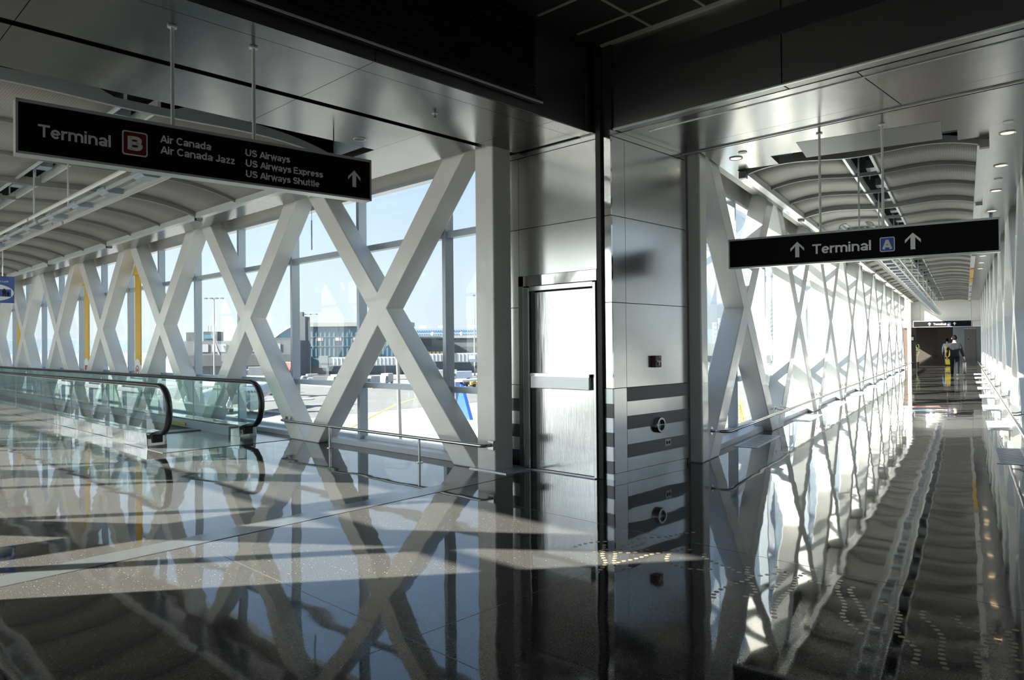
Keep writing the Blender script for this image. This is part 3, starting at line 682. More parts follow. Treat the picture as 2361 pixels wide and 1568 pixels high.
# ================================================================== RAILS
hr = thing('bumper_rail', 'low stainless bumper rail on posts in front of the left window braces', 'rail', (5.95, 6.3, 0))
b = MB(); b.tube([(.15, -.01, .32), (.02, -.01, .32), (0, .05, .32), (0, 1.2, .32), (0, 4.7, .32), (.02, 4.85, .32), (.15, 4.86, .32)], .021, 12); b.obj('rail', M_CHROME, hr, smooth=True)
for y in (1.2, 3.35):
    b = MB(); b.tube([(0, y, 0), (0, y, .31)], .017, 12); b.lathe([(.05, 0), (.05, .008)], 16, (0, y, 0)); b.obj('post', M_CHROME, hr, smooth=False)
for y in (-.01, 4.86):
    b = MB(); b.box(.10, .17, y-.07, y+.03, .265, .375); b.obj('bracket', M_CHROME, hr, bevel=.004)
def long_rail(label, t, z, wall_t, s0, s1, loc0):
    root = thing('bumper_rail', label, 'rail', RW(s0, t), TH)
    dt_ = wall_t-t
    b = MB(); b.tube([(0, dt_, z), (.0, dt_*.25, z), (.06, 0, z), (1.5, 0, z), ((s1-s0)/2, 0, z), (s1-s0, 0, z)], .021, 12); b.obj('rail', M_CHROME, root, smooth=True)
    b = MB(); b.lathe([(.055, 0), (.055, -.012*(1 if dt_ > 0 else -1))], 18, (0, dt_, z), 'y'); b.obj('rosette', M_CHROME, root)
    for k in range(1, 10):
        for o in (-.22, .22):
            s = R0+RP*k+o-s0
            if 0 < s < s1-s0:
                b = MB(); b.tube([(s, 0, z-.02), (s, dt_*.6, z-.02), (s, dt_, z+.0)], .009, 8)
                b.lathe([(.04, 0), (.04, -.010*(1 if dt_ > 0 else -1))], 14, (s, dt_, z), 'y'); b.obj('bracket', M_CHROME, root)
long_rail('long stainless bumper rail along the left side of the right-hand corridor', 2.60, .375, 2.84, 9.46, 49, 0)
long_rail('long stainless bumper rail along the right side of the right-hand corridor', -.56, .42, -.72, 9.46, 49, 0)

# ================================================================== MOVING WALKWAY
wk = thing('moving_walkway', 'moving walkway with glass balustrades and black handrails in the left corridor', 'moving walkway', (4.14, 11.95, 0))
YE = 28.0
for i, x0 in enumerate((0.0, 1.49)):
    xc = x0+.15
    # glass balustrade: straight run ending in a half-round nose
    pts = [(YE, .19), (YE, .915)]
    for k in range(13):
        a = math.radians(90+180*k/12); pts.append((-.12+.345*math.cos(a)*-1*-1, .57+.345*math.sin(a)))
    pts = [(YE, .20), (YE, .91), (-.10, .91)] + [(-.10-.345*math.sin(math.radians(a)), .565+.345*math.cos(math.radians(a))) for a in range(15, 166, 15)] + [(.05, .22), (.35, .20)]
    b = MB(); b.poly([(xc, yy, zz) for yy, zz in pts]); bal = b.obj('balustrade', M_BALGLASS, wk); tag(bal, 'greenish glass balustrade')
    j = MB()
    for k in range(1, 12): j.box(xc-.0075, xc+.0075, 2.3*k-.003, 2.3*k+.003, .20, .91)
    j.obj('glass_joint', M_ALU, bal)
    path = [(xc, YE, .945), (xc, 6, .945), (xc, .2, .945), (xc, -.10, .945)] + [(xc, -.10-.38*math.sin(math.radians(a)), .565+.38*math.cos(math.radians(a))) for a in range(12, 157, 12)] + [(xc, .02, .19), (xc, .18, .12)]
    b = MB(); b.tube(path, .03, 12, radii=[(.052, .036)]*len(path)); b.obj('handrail', M_RUBBER, wk, smooth=True)
    path = [(xc, YE, .915), (xc, 6, .915), (xc, .2, .915), (xc, -.10, .915)] + [(xc, -.10-.35*math.sin(math.radians(a)), .565+.35*math.cos(math.radians(a))) for a in range(12, 157, 12)]
    b = MB(); b.tube(path, .02, 8, radii=[(.024, .016)]*len(path)); b.obj('handrail_guide', M_ALUL, wk, smooth=True)
    b = MB(); b.prism([(-.0, 0), (.04, .21), (.55, .205), (.9, .19), (YE, .19), (YE, 0)], 'x', x0, x0+.30); nb = b.obj('newel_base', M_MIRROR, wk, bevel=.008)
    b = MB(); b.box(x0+.07, x0+.23, -.012, .09, .05, .165); b.obj('handrail_inlet', M_BLACK, nb, bevel=.01)
b = MB(); b.box(.30, 1.49, 1.9, YE, .0, .02); b.obj('pallet_belt', linemat('belt_grooves', (.05, .05, .052), (.015, .015, .015), 60, 0, .4, .5, .3), wk)
b = MB(); b.box(.30, 1.49, 1.55, 1.9, 0, .024); b.obj('comb_plate', linemat('comb_lines', (.32, .31, .27), (.14, .14, .13), 50, 0, .35, .35, .5), wk)
b = MB(); b.box(-.12, 1.92, -.95, 1.55, 0, .006); b.obj('landing_plate', M_SATIN, wk)
for x0 in (.30, 1.47):
    b = MB(); b.box(x0, x0+.02, .4, YE, .0, .16); b.obj('skirt_panel', M_ALU, wk)
b = MB(); b.box(1.44, 1.475, 2.2, 3.0, .055, .10); tag(b.obj('caution_label', mat('caution_yellow', (.55, .42, .06), .5), wk), 'yellow caution label')

# ================================================================== LINEAR LIGHTS, DOWNLIGHTS, CEILING BITS
def linear_light(label, loc, rz, length, rods, group, nb, top):
    root = thing('linear_light', label, 'light fixture', loc, rz, group)
    for sd in (-1, 1):
        pr = []
        for k in range(7):
            a = math.radians(-20+140*k/6); pr.append((sd*(.15+.072*math.cos(a)), .062*math.sin(a)))
        inner = [(sd*(.15+.060*math.cos(math.radians(-20+140*k/6))), .050*math.sin(math.radians(-20+140*k/6))) for k in range(7)]
        b = MB(); b.prism(pr+inner[::-1], 'x', 0, length); b.obj('reflector', M_WHITE, root, smooth=False)
        b = MB(); b.box(0, length, sd*.095-.014, sd*.095+.014, -.035, .0); b.obj('lamp_rail', M_ALUL, root)
    for k in range(nb):
        x = length*(k+.5)/nb; b = MB(); b.prism([(-.12, -.02), (-.07, -.055), (.07, -.055), (.12, -.02), (.12, .01), (-.12, .01)], 'x', x-.13, x+.13); b.obj('cross_bar', M_ALU, root)
    for x in rods:
        b = MB(); b.tube([(x, 0, -.01), (x, 0, top)], .012, 8); b.obj('hanging_rod', M_ALUL, root)
    return root
for k, (y0, ln) in enumerate(((7.5, 4.45), (12.05, 4.9), (17.05, 4.9), (22.05, 4.9))):
    linear_light('long twin-wing light hanging under the left corridor vault, %s from the hall' % ORD[k], (2.80, y0, 3.35), HALF, ln, (3.4,) if k == 0 else (.6, 3.6), 'linear lights of the left corridor', 4, 1.12)
for k in range(4):
    linear_light('long twin-wing light hanging under the right corridor vault, %s from the hall' % ORD[k], RW(11.1+9.3*k, 1.27, 3.12), TH, 9.25, (.35, 3.2, 6.4), 'linear lights of the right-hand corridor', 12, 1.295)
def downlight(label, loc, group):
    root = thing('downlight', label, 'downlight', loc, TH, group)
    b = MB(); b.lathe([(.085, 0), (.085, -.012), (.066, 0), (.062, -.008)], 24, cap=False); b.obj('trim_ring', M_TRIM, root)
    b = MB(); b.lathe([(.064, -.006), (.064, .0)], 24); b.obj('lens', M_WARM, root)
    return root
S0 = (10.16, 11.99, 13.93, 16.04, 18.1, 20.15, 22.2, 24.25, 26.3, 28.35)
d0 = None
for k, s in enumerate(S0):
    lab = 'round warm downlight in the right-hand corridor soffit, right row, %s from the hall' % ORD[k]
    d0 = downlight(lab, RW(s, -.44, 3.92), 'downlights of the right soffit') if k == 0 else (dup(d0, RW(s, -.44, 3.92), TH, lab), d0)[1]
dup(d0, RW(9.55, 2.50, 3.92), TH, 'round warm downlight at the left of the right-hand soffit above the sign')
def disc_head(label, loc):
    root = thing('concealed_sprinkler', label, 'sprinkler', loc, 0)
    b = MB(); b.lathe([(.052, -.010), (.055, -.004), (.055, 0)], 20); b.obj('cap_disc', M_LETTER, root); return root
c0 = disc_head('white round sprinkler cap in the soffit before the nearest right-hand downlight', RW(9.67, -.43, 3.92))
dup(c0, RW(12.95, -.44, 3.92), 0, 'white round sprinkler cap between the second and third right-hand downlights')
dup(c0, RW(9.30, 2.35, 3.92), 0, 'white round sprinkler cap in the soffit left of the dark opening')
sp = thing('sprinkler', 'small pendant sprinkler head in the left soffit', 'sprinkler', (4.84, 5.80, 3.92))
b = MB(); b.lathe([(.032, -.004), (.032, 0)], 16); b.obj('escutcheon', M_TRIM, sp)
b = MB(); b.lathe([(.009, 0), (.009, -.035), (.022, -.045), (.022, -.048)], 12); b.obj('sprinkler_head', M_DARKMETAL, sp)
dl = thing('downlight', 'dark unlit downlight in the left soffit behind the sign', 'downlight', (4.81, 7.12, 3.92))
b = MB(); b.lathe([(.075, 0), (.075, -.006), (.062, -.006), (.06, 0)], 24, cap=False); b.obj('trim_ring', M_TRIM, dl)
b = MB(); b.lathe([(.06, -.003), (.06, 0)], 24); b.obj('lens', mat('dark_lens', (.05, .035, .03), .4), dl)
hs = thing('hanging_hook', 'thin black hook hanging from the left soffit above the sign', 'hook', (4.42, 7.05, 3.92))
b = MB(); b.tube([(0, 0, 0), (0, 0, -.16)], .006, 8); b.obj('hook_wire', M_BLACK, hs)
sc_ = thing('ceiling_camera', 'small grey camera dome on the soffit right of the Terminal A sign', 'camera', RW(16.6, -.44, 3.92))
b = MB(); b.lathe([(.03, 0), (.03, -.08), (.12, -.09), (.12, -.105), (.07, -.11)], 20); b.obj('mount', M_ALU, sc_)
b = MB(); b.lathe([(.07, -.11), (.066, -.15), (.04, -.185), (.01, -.19)], 20); b.obj('dome', M_DARKMETAL, sc_, smooth=True)
ro = thing('pull_wand', 'thin pale wand hanging between the first two left braces', 'wand', (6.2, 10.56, 0))
b = MB(); b.tube([(0, 0, 3.10), (0, 0, 3.58)], .012, 8); b.obj('wand', M_ALU, ro)
b = MB(); b.tube([(0, 0, 3.58), (0, 0, 3.94)], .004, 6); b.obj('cord', M_ALU, ro)

# yellow banners between the braces
YEL = mat('banner_yellow', (.72, .42, .02), .45); RDL = mat('logo_red', (.6, .08, .05), .5)
for k, y in enumerate((19.30, 23.42, 31.5)):
    bn = thing('wall_banner', 'tall yellow banner with a white foot between the braces, %s' % ('nearest the hall' if k == 0 else 'second from the hall' if k == 1 else 'beside the blue sign'), 'banner', (6.47, y, 0), 0, 'yellow banners')
    b = MB(); b.box(0, .03, -.19, .19, 1.12, 3.92); b.obj('yellow_panel', YEL, bn)
    b = MB(); P = [(-.19, .12), (.19, .12), (.19, 1.12)] + [(.19*math.cos(math.radians(a)), 1.12+.16*math.sin(math.radians(a))) for a in range(15, 180, 15)] + [(-.19, 1.12)]
    b.prism(P, 'x', -.008, .028); b.obj('white_foot', M_LETTER, bn)
    b = MB()
    if k == 0:
        b.lathe([(.12, -.008), (.12, -.014), (.095, -.014), (.095, -.008)], 24, (0, 0, 1.0), 'x', False); b.lathe([(.045, -.008), (.045, -.014)], 14, (0, 0, 1.0), 'x')
    else: b.box(-.014, -.008, -.12, .12, .93, 1.08)
    b.obj('logo', RDL, bn)
    if k < 2:
        b = MB(); yy = (L0+LP*(3+k))-y; b.prism([(yy-.02, 3.9), (yy+.42, 3.35), (yy-.42, 3.35)], 'x', -.10, -.07); b.obj('top_panel', YEL, bn)

ys = thing('yellow_strip', 'yellow strip under the right edge of the vault far down the right-hand corridor', 'strip', RW(27.5, -.25), TH)
b = MB(); b.box(0, 3.6, 0, .10, 3.828, 3.848); b.box(3.9, 6.3, 0, .10, 3.828, 3.848); b.obj('strip', YEL, ys)
# floor grilles
def grille(label, loc, rz, group, L=1.55, Wd=.28):
    root = thing('floor_grille', label, 'grille', loc, rz, group)
    b = MB(); b.box(0, L, 0, Wd, .0, .004); b.obj('backing', mat('grille_dark', (.02, .02, .02), .7), root)
    b = MB(); b.box(-.03, L+.03, -.03, 0, 0, .006); b.box(-.03, L+.03, Wd, Wd+.03, 0, .006); b.box(-.03, 0, 0, Wd, 0, .006); b.box(L, L+.03, 0, Wd, 0, .006); b.obj('frame', M_CURB, root)
    b = MB(); n = 14
    for i in range(n): x = L*(i+.5)/n; b.box(x-.028, x+.028, 0, Wd, .004, .0055)
    b.obj('bars', M_CURB, root); return root
for k in range(8):
    lab = 'white slotted floor grille at the foot of the right-hand wall, %s' % ('nearest' if k == 0 else ORD[k]+' along the corridor')
    g0 = grille(lab, RW(10.83+4.14*k, -.62), TH, 'grilles along the right wall') if k == 0 else (dup(g0, RW(10.83+4.14*k, -.62), TH, lab), g0)[1]
for k in range(8):
    dup(g0, RW(10.83+4.14*k, 2.60), TH, 'white slotted floor grille beside the left rail of the right-hand corridor, %s from the pillar' % ORD[k], 'grilles along the left rail')

# bronze dots let into the floor, and the coloured floor picture farther on
DOTS = [[(4.801,1.744),(4.719,1.74),(4.628,1.72),(4.55,1.691),(4.438,1.63),(4.356,1.581),(4.254,1.542),(4.158,1.52),(4.086,1.477),(4.028,1.424),(3.967,1.364),(3.925,1.329)],[(4.718,1.623),(4.646,1.643),(4.588,1.631),(4.51,1.588),(4.419,1.529),(4.339,1.483),(4.257,1.444),(4.192,1.408),(4.146,1.368),(4.08,1.311)],[(4.589,1.442),(4.527,1.43),(4.472,1.372),(4.417,1.319),(4.339,1.279),(4.234,1.258),(4.164,1.248),(4.091,1.217),(4.019,1.163),(3.977,1.119),(3.93,1.084),(3.879,1.068),(3.806,1.054),(3.746,1.047)],[(4.567,1.204),(4.49,1.208),(4.393,1.176),(4.35,1.134),(4.268,1.08),(4.194,1.04),(4.109,1.015),(4.011,0.997),(3.905,0.971),(3.828,0.942),(3.785,0.923)],[(4.614,1.043),(4.538,1.049),(4.472,1.031),(4.419,0.974),(4.389,0.923),(4.345,0.877),(4.271,0.854),(4.16,0.861),(4.072,0.861),(4.002,0.844),(3.92,0.821),(3.869,0.792),(3.825,0.767)],[(4.691,0.884),(4.624,0.897),(4.529,0.898),(4.448,0.873),(4.383,0.836),(4.301,0.821),(4.197,0.822),(4.138,0.814),(4.082,0.78),(4.038,0.739),(3.991,0.693),(3.968,0.665)],[(4.591,0.761),(4.526,0.789),(4.469,0.81),(4.406,0.799),(4.347,0.759),(4.27,0.743),(4.206,0.74),(4.14,0.718),(4.113,0.692)],[(4.744,2.681),(4.652,2.651),(4.588,2.571),(4.553,2.489),(4.526,2.402),(4.479,2.317),(4.472,2.259),(4.472,2.216)],[(4.667,2.317),(4.529,2.263),(4.432,2.196),(4.37,2.18),(4.281,2.196),(4.178,2.209),(4.066,2.215),(3.976,2.203),(3.891,2.152)],[(4.333,2.543),(4.364,2.488),(4.441,2.448)],[(4.901,1.947),(4.821,1.966),(4.697,1.971),(4.603,1.968),(4.52,1.937),(4.392,1.9),(4.263,1.891),(4.174,1.881),(4.046,1.849),(3.964,1.824),(3.865,1.775)],[(4.787,2.209),(4.723,2.141),(4.667,2.069),(4.55,2.026),(4.392,1.997),(4.291,1.991)],[(4.617,1.933),(4.608,1.88),(4.609,1.828),(4.607,1.754),(4.633,1.676)],[(4.366,2.164),(4.289,2.108),(4.18,2.036),(4.111,2.038),(4.049,2.052)],[(4.487,2.242),(4.464,2.183),(4.533,2.149),(4.584,2.116),(4.677,2.101),(4.685,2.049)],[(5.226,3.012),(5.094,3.088),(4.92,3.135),(4.804,3.216),(4.689,3.296),(4.55,3.356),(4.427,3.446),(4.315,3.481),(4.198,3.478)],[(4.726,3.164),(4.536,3.15),(4.425,3.187),(4.325,3.172),(4.376,3.076),(4.528,3.032)],[(4.767,2.855),(4.63,2.879),(4.52,2.918),(4.413,2.956),(4.315,2.961),(4.214,2.981),(4.123,3.006),(4.023,2.97)],[(4.744,2.754),(4.706,2.837),(4.572,2.861),(4.482,2.84),(4.372,2.771),(4.326,2.675),(4.322,2.574),(4.359,2.5)],[(4.452,3.374),(4.307,3.274),(4.171,3.181),(4.063,3.071),(3.927,3.005),(3.814,2.972)],[(4.406,3.25),(4.254,3.13),(4.103,3.028),(4.0,2.926),(4.072,2.882),(4.091,2.792)],[(4.66,3.236),(4.542,3.231),(4.417,3.239),(4.275,3.269),(4.168,3.304)]]
def resample(P, step):
    out = []; acc = 0
    P = [Vector((*p, 0)) for p in P]
    Q = []
    for i in range(len(P)-1):                    # Catmull-Rom
        p0, p1, p2, p3 = P[max(i-1, 0)], P[i], P[i+1], P[min(i+2, len(P)-1)]
        for k in range(8):
            t = k/8; Q.append(.5*((2*p1)+(p2-p0)*t+(2*p0-5*p1+4*p2-p3)*t*t+(3*p1-p0-3*p2+p3)*t**3))
    Q.append(P[-1])
    for a, b_ in zip(Q, Q[1:]):
        d = (b_-a).length; x = -acc
        while x+step <= d: x += step; out.append(a.lerp(b_, x/d))
        acc = d-x
    return out
for P in DOTS:
    b = MB()
    for q in resample(P, .056):
        b.lathe([(.0165, 0), (.0165, .0012)], 12, (q.x, q.y, 0))
    d = (Vector((*P[1], 0))-Vector((*P[0], 0))).normalized()
    b.obj('bronze_dot_line', M_BRONZE, FLOOR)
for nm, cc, pts in (('blue_floor_shape', (.05, .16, .22), [(18.15, .98), (18.5, 1.05), (19.0, .75), (18.6, .55), (18.2, .62)]), ('red_floor_shape', (.16, .05, .04), [(19.1, 1.35), (19.5, 1.25), (20.1, .55), (19.6, .5), (19.3, .95)]), ('red_floor_shape', (.16, .05, .04), [(17.7, 1.1), (18.0, 1.3), (18.2, 1.05), (17.95, .95)])):
    b = MB(); b.prism([rp(*p) for p in pts], 'z', 0, .0015); b.obj(nm, mat(nm, cc, .15), FLOOR)
# ================================================================== FAR END OF THE RIGHT CORRIDOR
def rwall(name, label, parts, m, bev=0):
    b = MB()
    for p in parts: b.box(*p)
    return tag(b.obj(name, m, None, (0, 0, 0), TH, bevel=bev), label, 'wall', kind=S_)
rwall('wall_bulkhead', 'pale bulkhead wall above the portal at the corridor end', [(49.2, 49.5, -1.0, .0-.30, 2.74, 4.6), (49.2, 49.5, -.29, 2.25, 2.76, 4.6), (49.2, 49.5, 2.26, 3.2, 2.74, 4.6), (49.15, 49.5, -1.0, -.34, 2.4, 2.73), (49.15, 49.5, 2.62, 3.2, 2.4, 2.73)], M_WHITE)
rwall('wall_portal', 'brown column and pale post beside the portal', [(49.3, 49.8, 2.52, 3.2, 0, 2.42)], mat('brown_panel', (.06, .042, .032), .35))
rwall('trim_10', 'pale post at the left of the portal', [(48.6, 49.2, 2.72, 2.9, 0, 3.92), (48.6, 49.2, -.9, -.74, 0, 3.92)], M_WHITE)
rwall('wall_lobby', 'dark brown walls of the lobby beyond the portal', [(95, 95.3, -5, 8, 0, 4), (84.0, 84.3, 1.05, 2.35, 0, 4), (84, 84.3, 4.45, 8, 0, 4), (49.6, 96, -5.2, -5, 0, 4), (84.3, 95, 2.25, 2.35, 0, 4)], mat('lobby_brown', (.045, .035, .03), .4))
rwall('wall_lift', 'pale panel wall around the lift doors beyond the portal', [(83.5, 83.8, .10, 1.05, 0, 4), (83.5, 83.8, -5, -.86, 0, 4), (83.5, 83.8, -.86, .10, 2.87, 4)], mat('lobby_panel', (.42, .48, .52), .3))
b = MB(); b.box(49.5, 96, -5.2, 8, 3.9, 4.1); tag(b.obj('ceiling_lobby', M_DARKWALL, None, (0, 0, 0), TH), 'dark ceiling of the lobby beyond the portal', 'ceiling', kind=S_)
b = MB(); b.box(49.5, 96, 7.9, 8.0, 0, 1.0); b.box(49.5, 96, 7.9, 8.0, 3.3, 4.1)
for k in range(12): b.box(49.6+4*k-.06, 49.6+4*k+.06, 7.85, 8, 1, 3.3)
wl = tag(b.obj('window_80', M_ALU, None, (0, 0, 0), TH), 'glazed side of the lobby beyond the portal', 'window', kind=S_)
b = MB(); b.poly([(49.6, 7.95, 1), (95.9, 7.95, 1), (95.9, 7.95, 3.3), (49.6, 7.95, 3.3)]); b.obj('pane', M_GLASS, wl)
ld = thing('door_2', 'grey steel lift doors in the lobby beyond the portal', 'lift door', RW(83.5, .10), TH-HALF, kind=S_)
for k in (0, 1):
    b = MB(); b.box(.48*k+.004, .48*k+.476, -.02, .03, 0, 2.80); b.obj('door_leaf', mat('lift_steel', (.30, .28, .26), .35, .8), ld)
b = MB(); b.box(-.03, .99, -.04, .02, 2.80, 2.88); b.obj('door_frame', M_TRIM, ld)
b = MB(); b.box(.30, .38, -.025, -.02, 1.75, 1.85); b.obj('lift_notice', M_BLACK, ld)
b = MB(); b.box(0, .30, -.02, 0, 1.55, 1.95); o = tag(b.obj('notice_plate', M_BLACK, None, RW(49.29, 2.84), TH-HALF), 'small dark notice plate on the brown column beside the portal', 'notice')
b = MB(); b.box(.06, .22, -.025, -.02, 1.65, 1.85); b.obj('notice_paper', M_LETTER, o)
b = MB(); b.lathe([(.07, 0), (.07, -.06), (.05, -.07)], 14, (0, 0, 0), 'y'); tag(b.obj('fire_bell', mat('bell_red', (.35, .03, .03), .4), None, RW(49.29, 2.72, 2.25), TH-HALF), 'small red fire bell high on the brown column beside the portal', 'fire bell')

# potted plant
pt = thing('potted_plant', 'leafy green plant in a dark pot left of the portal', 'plant', RW(51.5, 2.62), TH)
b = MB(); b.lathe([(.13, 0), (.17, .30), (.19, .32), (.17, .32), (.16, .28)], 18); b.obj('pot', M_BLACK, pt)
b = MB(); lv = MB()
for i in range(9):
    a = 2*math.pi*i/9; h = random.uniform(.9, 1.45); r = random.uniform(.06, .22)
    P = [(0, 0, .28), (r*.4*math.cos(a), r*.4*math.sin(a), .28+.5*h*.8), (r*math.cos(a), r*math.sin(a), h)]
    b.tube(P, .008, 5)
    for j in range(14):
        t = random.uniform(.3, 1); k = random.uniform(0, 6.28); q = Vector(P[1]).lerp(Vector(P[2]), t)
        d = Vector((math.cos(k), math.sin(k), random.uniform(-.2, .6))).normalized()*random.uniform(.07, .13); sd = d.cross(Vector((0, 0, 1))).normalized()*.03
        lv.poly([q, q+d*.5+sd, q+d, q+d*.5-sd])
b.obj('stems', mat('stem_green', (.10, .14, .05), .6), pt); lv.obj('foliage', mat('leaf_green', (.16, .34, .06), .45), pt, solid=.002)

# ------------------------------------------------------------------ people
M_SKIN = mat('skin', (.45, .28, .20), .5); M_HAIR = mat('hair_black', (.006, .005, .005), .9, spec=1.2)
def skin(name, V, E, root, m, parent, lv=2):
    names = list(V); me = bpy.data.meshes.new(name)
    me.from_pydata([V[n][0] for n in names], [(names.index(a), names.index(b_)) for a, b_ in E], [])
    o = bpy.data.objects.new(name, me); COL.objects.link(o); o.parent = parent; me.materials.append(m)
    md = o.modifiers.new('skin', 'SKIN'); md.use_smooth_shade = True
    for i, n in enumerate(names):
        sv = me.skin_vertices[0].data[i]; r = V[n][1]; sv.radius = r if isinstance(r, tuple) else (r, r); sv.use_root = (n == root)
    sb = o.modifiers.new('sub', 'SUBSURF'); sb.levels = lv; sb.render_levels = lv
    return o
def chain(*n): return list(zip(n, n[1:]))
def person(label, loc, rz, top_m, leg_m, shoe_m, collar, sc_=1.0, long_jacket=True, lh=(-.29, .05, .80), rh=(.36, .04, .80)):
    root = thing('person', label, 'person', loc, rz)
    root.scale = (sc_, sc_, sc_)
    V = {'pel': ((0, 0, .96), (.13, .10)), 'waist': ((0, .0, 1.12), (.12, .09)), 'chest': ((0, .0, 1.34), (.15, .10)), 'neck0': ((0, -.01, 1.49), .065), 'neck': ((0, .005, 1.56), .056), 'jaw': ((0, .03, 1.62), (.068, .08)), 'skull': ((0, .02, 1.70), (.076, .092)), 'crown': ((0, .015, 1.765), (.05, .06)), 'nose': ((0, .125, 1.655), .012)}
    E = chain('pel', 'waist', 'chest', 'neck0', 'neck', 'jaw', 'skull', 'crown') + [('jaw', 'nose')]
    for s, nm, hd in ((-1, 'l', lh), (1, 'r', rh)):
        hd = Vector(hd); el = Vector((s*.255, -.05, 1.13)); d = (hd-el).normalized(); wr = hd-d*.05
        V.update({nm+'sh': ((s*.185, -.005, 1.43), .058), nm+'el': (tuple(el), .043), nm+'wr': (tuple(wr), .029), nm+'palm': (tuple(hd+d*.03), (.018, .034))})
        E += chain('chest', nm+'sh', nm+'el', nm+'wr', nm+'palm')
        for i in range(4):
            o = -.027+.018*i; ln = (.07, .08, .075, .058)[i]; b0 = hd+d*.07+Vector((0, o, 0)); b1 = b0+d*ln*.5+Vector((-s*.010, 0, 0)); b2 = b0+d*ln*.75+Vector((-s*.030, 0, 0))
            for j, q in enumerate((b0, b1, b2)): V['%sf%d%d' % (nm, i, j)] = (tuple(q), .0085-.001*j)
            E += chain(nm+'palm', '%sf%d0' % (nm, i), '%sf%d1' % (nm, i), '%sf%d2' % (nm, i))
        b0 = hd+d*.01+Vector((0, .038, 0)); b1 = b0+d*.04+Vector((-s*.015, .012, 0)); V[nm+'t0'] = (tuple(b0), .010); V[nm+'t1'] = (tuple(b1), .009); E += chain(nm+'palm', nm+'t0', nm+'t1')
        y = .13 if s < 0 else -.14
        V.update({nm+'hip': ((s*.095, 0, .90), .085), nm+'kn': ((s*.10, y*.55+.05, .50), .055), nm+'an': ((s*.10, y, .10 if s < 0 else .13), .037), nm+'toe': ((s*.115, y+.17, .045), (.04, .03))})
        E += chain('pel', nm+'hip', nm+'kn', nm+'an', nm+'toe')
    skin('body', V, E, 'pel', M_SKIN, root)
    hem = .80 if long_jacket else .97
    J = {'hem': ((0, 0, hem), (.205, .145)), 'w': ((0, 0, 1.10), (.185, .13)), 'c': ((0, 0, 1.33), (.215, .135)), 'n': ((0, -.015, 1.475), (.115, .085))}
    JE = chain('hem', 'w', 'c', 'n')
    for s, nm, hd in ((-1, 'l', lh), (1, 'r', rh)):
        hd = Vector(hd); el = Vector((s*.255, -.05, 1.13)); d = (hd-el).normalized()
        J.update({nm+'s': ((s*.195, -.01, 1.42), .082), nm+'e': ((s*.262, -.05, 1.13), .066), nm+'w': (tuple(hd-d*.065), .048)}); JE += chain('c', nm+'s', nm+'e', nm+'w')
    skin('jacket' if long_jacket else 'shirt', J, JE, 'w', top_m, root)
    T = {'p': ((0, 0, .94), (.165, .125))}; TE = []
    for s, nm in ((-1, 'l'), (1, 'r')):
        y = .13 if s < 0 else -.14
        T.update({nm+'h': ((s*.10, 0, .84), .108), nm+'k': ((s*.105, y*.55+.04, .48), .078), nm+'a': ((s*.105, y, .06 if s < 0 else .09), .066)}); TE += chain('p', nm+'h', nm+'k', nm+'a')
    skin('trousers', T, TE, 'p', leg_m, root)
    for s in (-1, 1):
        y = .13 if s < 0 else -.14
        b = MB(); z0 = 0 if s < 0 else .03
        b.prism([(y-.07, z0), (y+.21, z0), (y+.23, z0+.03), (y+.19, z0+.06), (y+.05, z0+.10), (y-.06, z0+.10)], 'x', s*.11-.045, s*.11+.045); b.obj('shoe', shoe_m, root, bevel=.015)
    b = MB(); b.lathe([(.072, 1.50), (.066, 1.545), (.060, 1.545), (.062, 1.50)], 18, (0, -.005, 0)); b.obj('collar', collar, root)
    b = MB(); pr = [(.001, 1.835), (.045, 1.825), (.080, 1.79), (.098, 1.74), (.100, 1.69), (.092, 1.645), (.075, 1.62)]
    b.lathe(pr, 20); b.xform(Matrix.Translation((0, -.012, 0)))
    for v in b.bm.verts:
        if v.co.y > .05: v.co.z = max(v.co.z, 1.73)
    b.obj('hair', M_HAIR, root, smooth=True)
    for s in (-1, 1):
        b = MB(); b.lathe([(.004, -.030), (.018, -.018), (.020, .008), (.012, .028), (.003, .034)], 10); b.xform(Matrix.Translation((s*.102, .02, 1.675)) @ Matrix.Scale(.5, 4, (1, 0, 0))); b.obj('ear', M_SKIN, root, smooth=True)
        b = MB(); b.lathe([(.003, .0), (.012, .002), (.003, .010)], 10, (s*.032, .10, 1.70), 'y'); b.obj('eye', M_BLACK, root)
    b = MB(); b.box(-.025, .025, .103, .11, 1.602, 1.61); b.obj('mouth', mat('lips', (.3, .12, .1), .5), root)
    return root
SUIT = mat('suit_charcoal', (.011, .011, .014), .75, spec=1.25); TROU = mat('trouser_black', (.006, .006, .008), .75, spec=1.25)
person('person in a dark suit with white collar walking away down the corridor', RW(37.66, .42), TH-HALF, SUIT, TROU, M_BLACK, M_LETTER, 1.0)
person('person in a light blue shirt walking ahead of the yellow cart near the portal', RW(57.5, 1.06), TH-HALF, mat('shirt_blue', (.38, .50, .66), .6), TROU, M_BLACK, mat('shirt_collar', (.38, .50, .66), .6), .97, False)
bg_ = thing('carry_bag', 'dark oval carry bag with pale edging hanging from the right hand of the suited person', 'bag', RW(37.70, .42-.37), TH-HALF)
b = MB(); P = [(.13*math.cos(a*math.pi/12), .38+.26*math.sin(a*math.pi/12)) for a in range(24)]; b.prism(P, 'x', -.05, .05); o = b.obj('bag_body', mat('bag_black', (.012, .012, .012), .6), bg_, bevel=.02)
for x in (-.05, .05):
    b = MB(); b.tube([(x, .135*math.cos(a*math.pi/12), .38+.265*math.sin(a*math.pi/12)) for a in range(25)], .012, 6); b.obj('edge_piping', mat('bag_piping', (.05, .05, .048), .6), o)
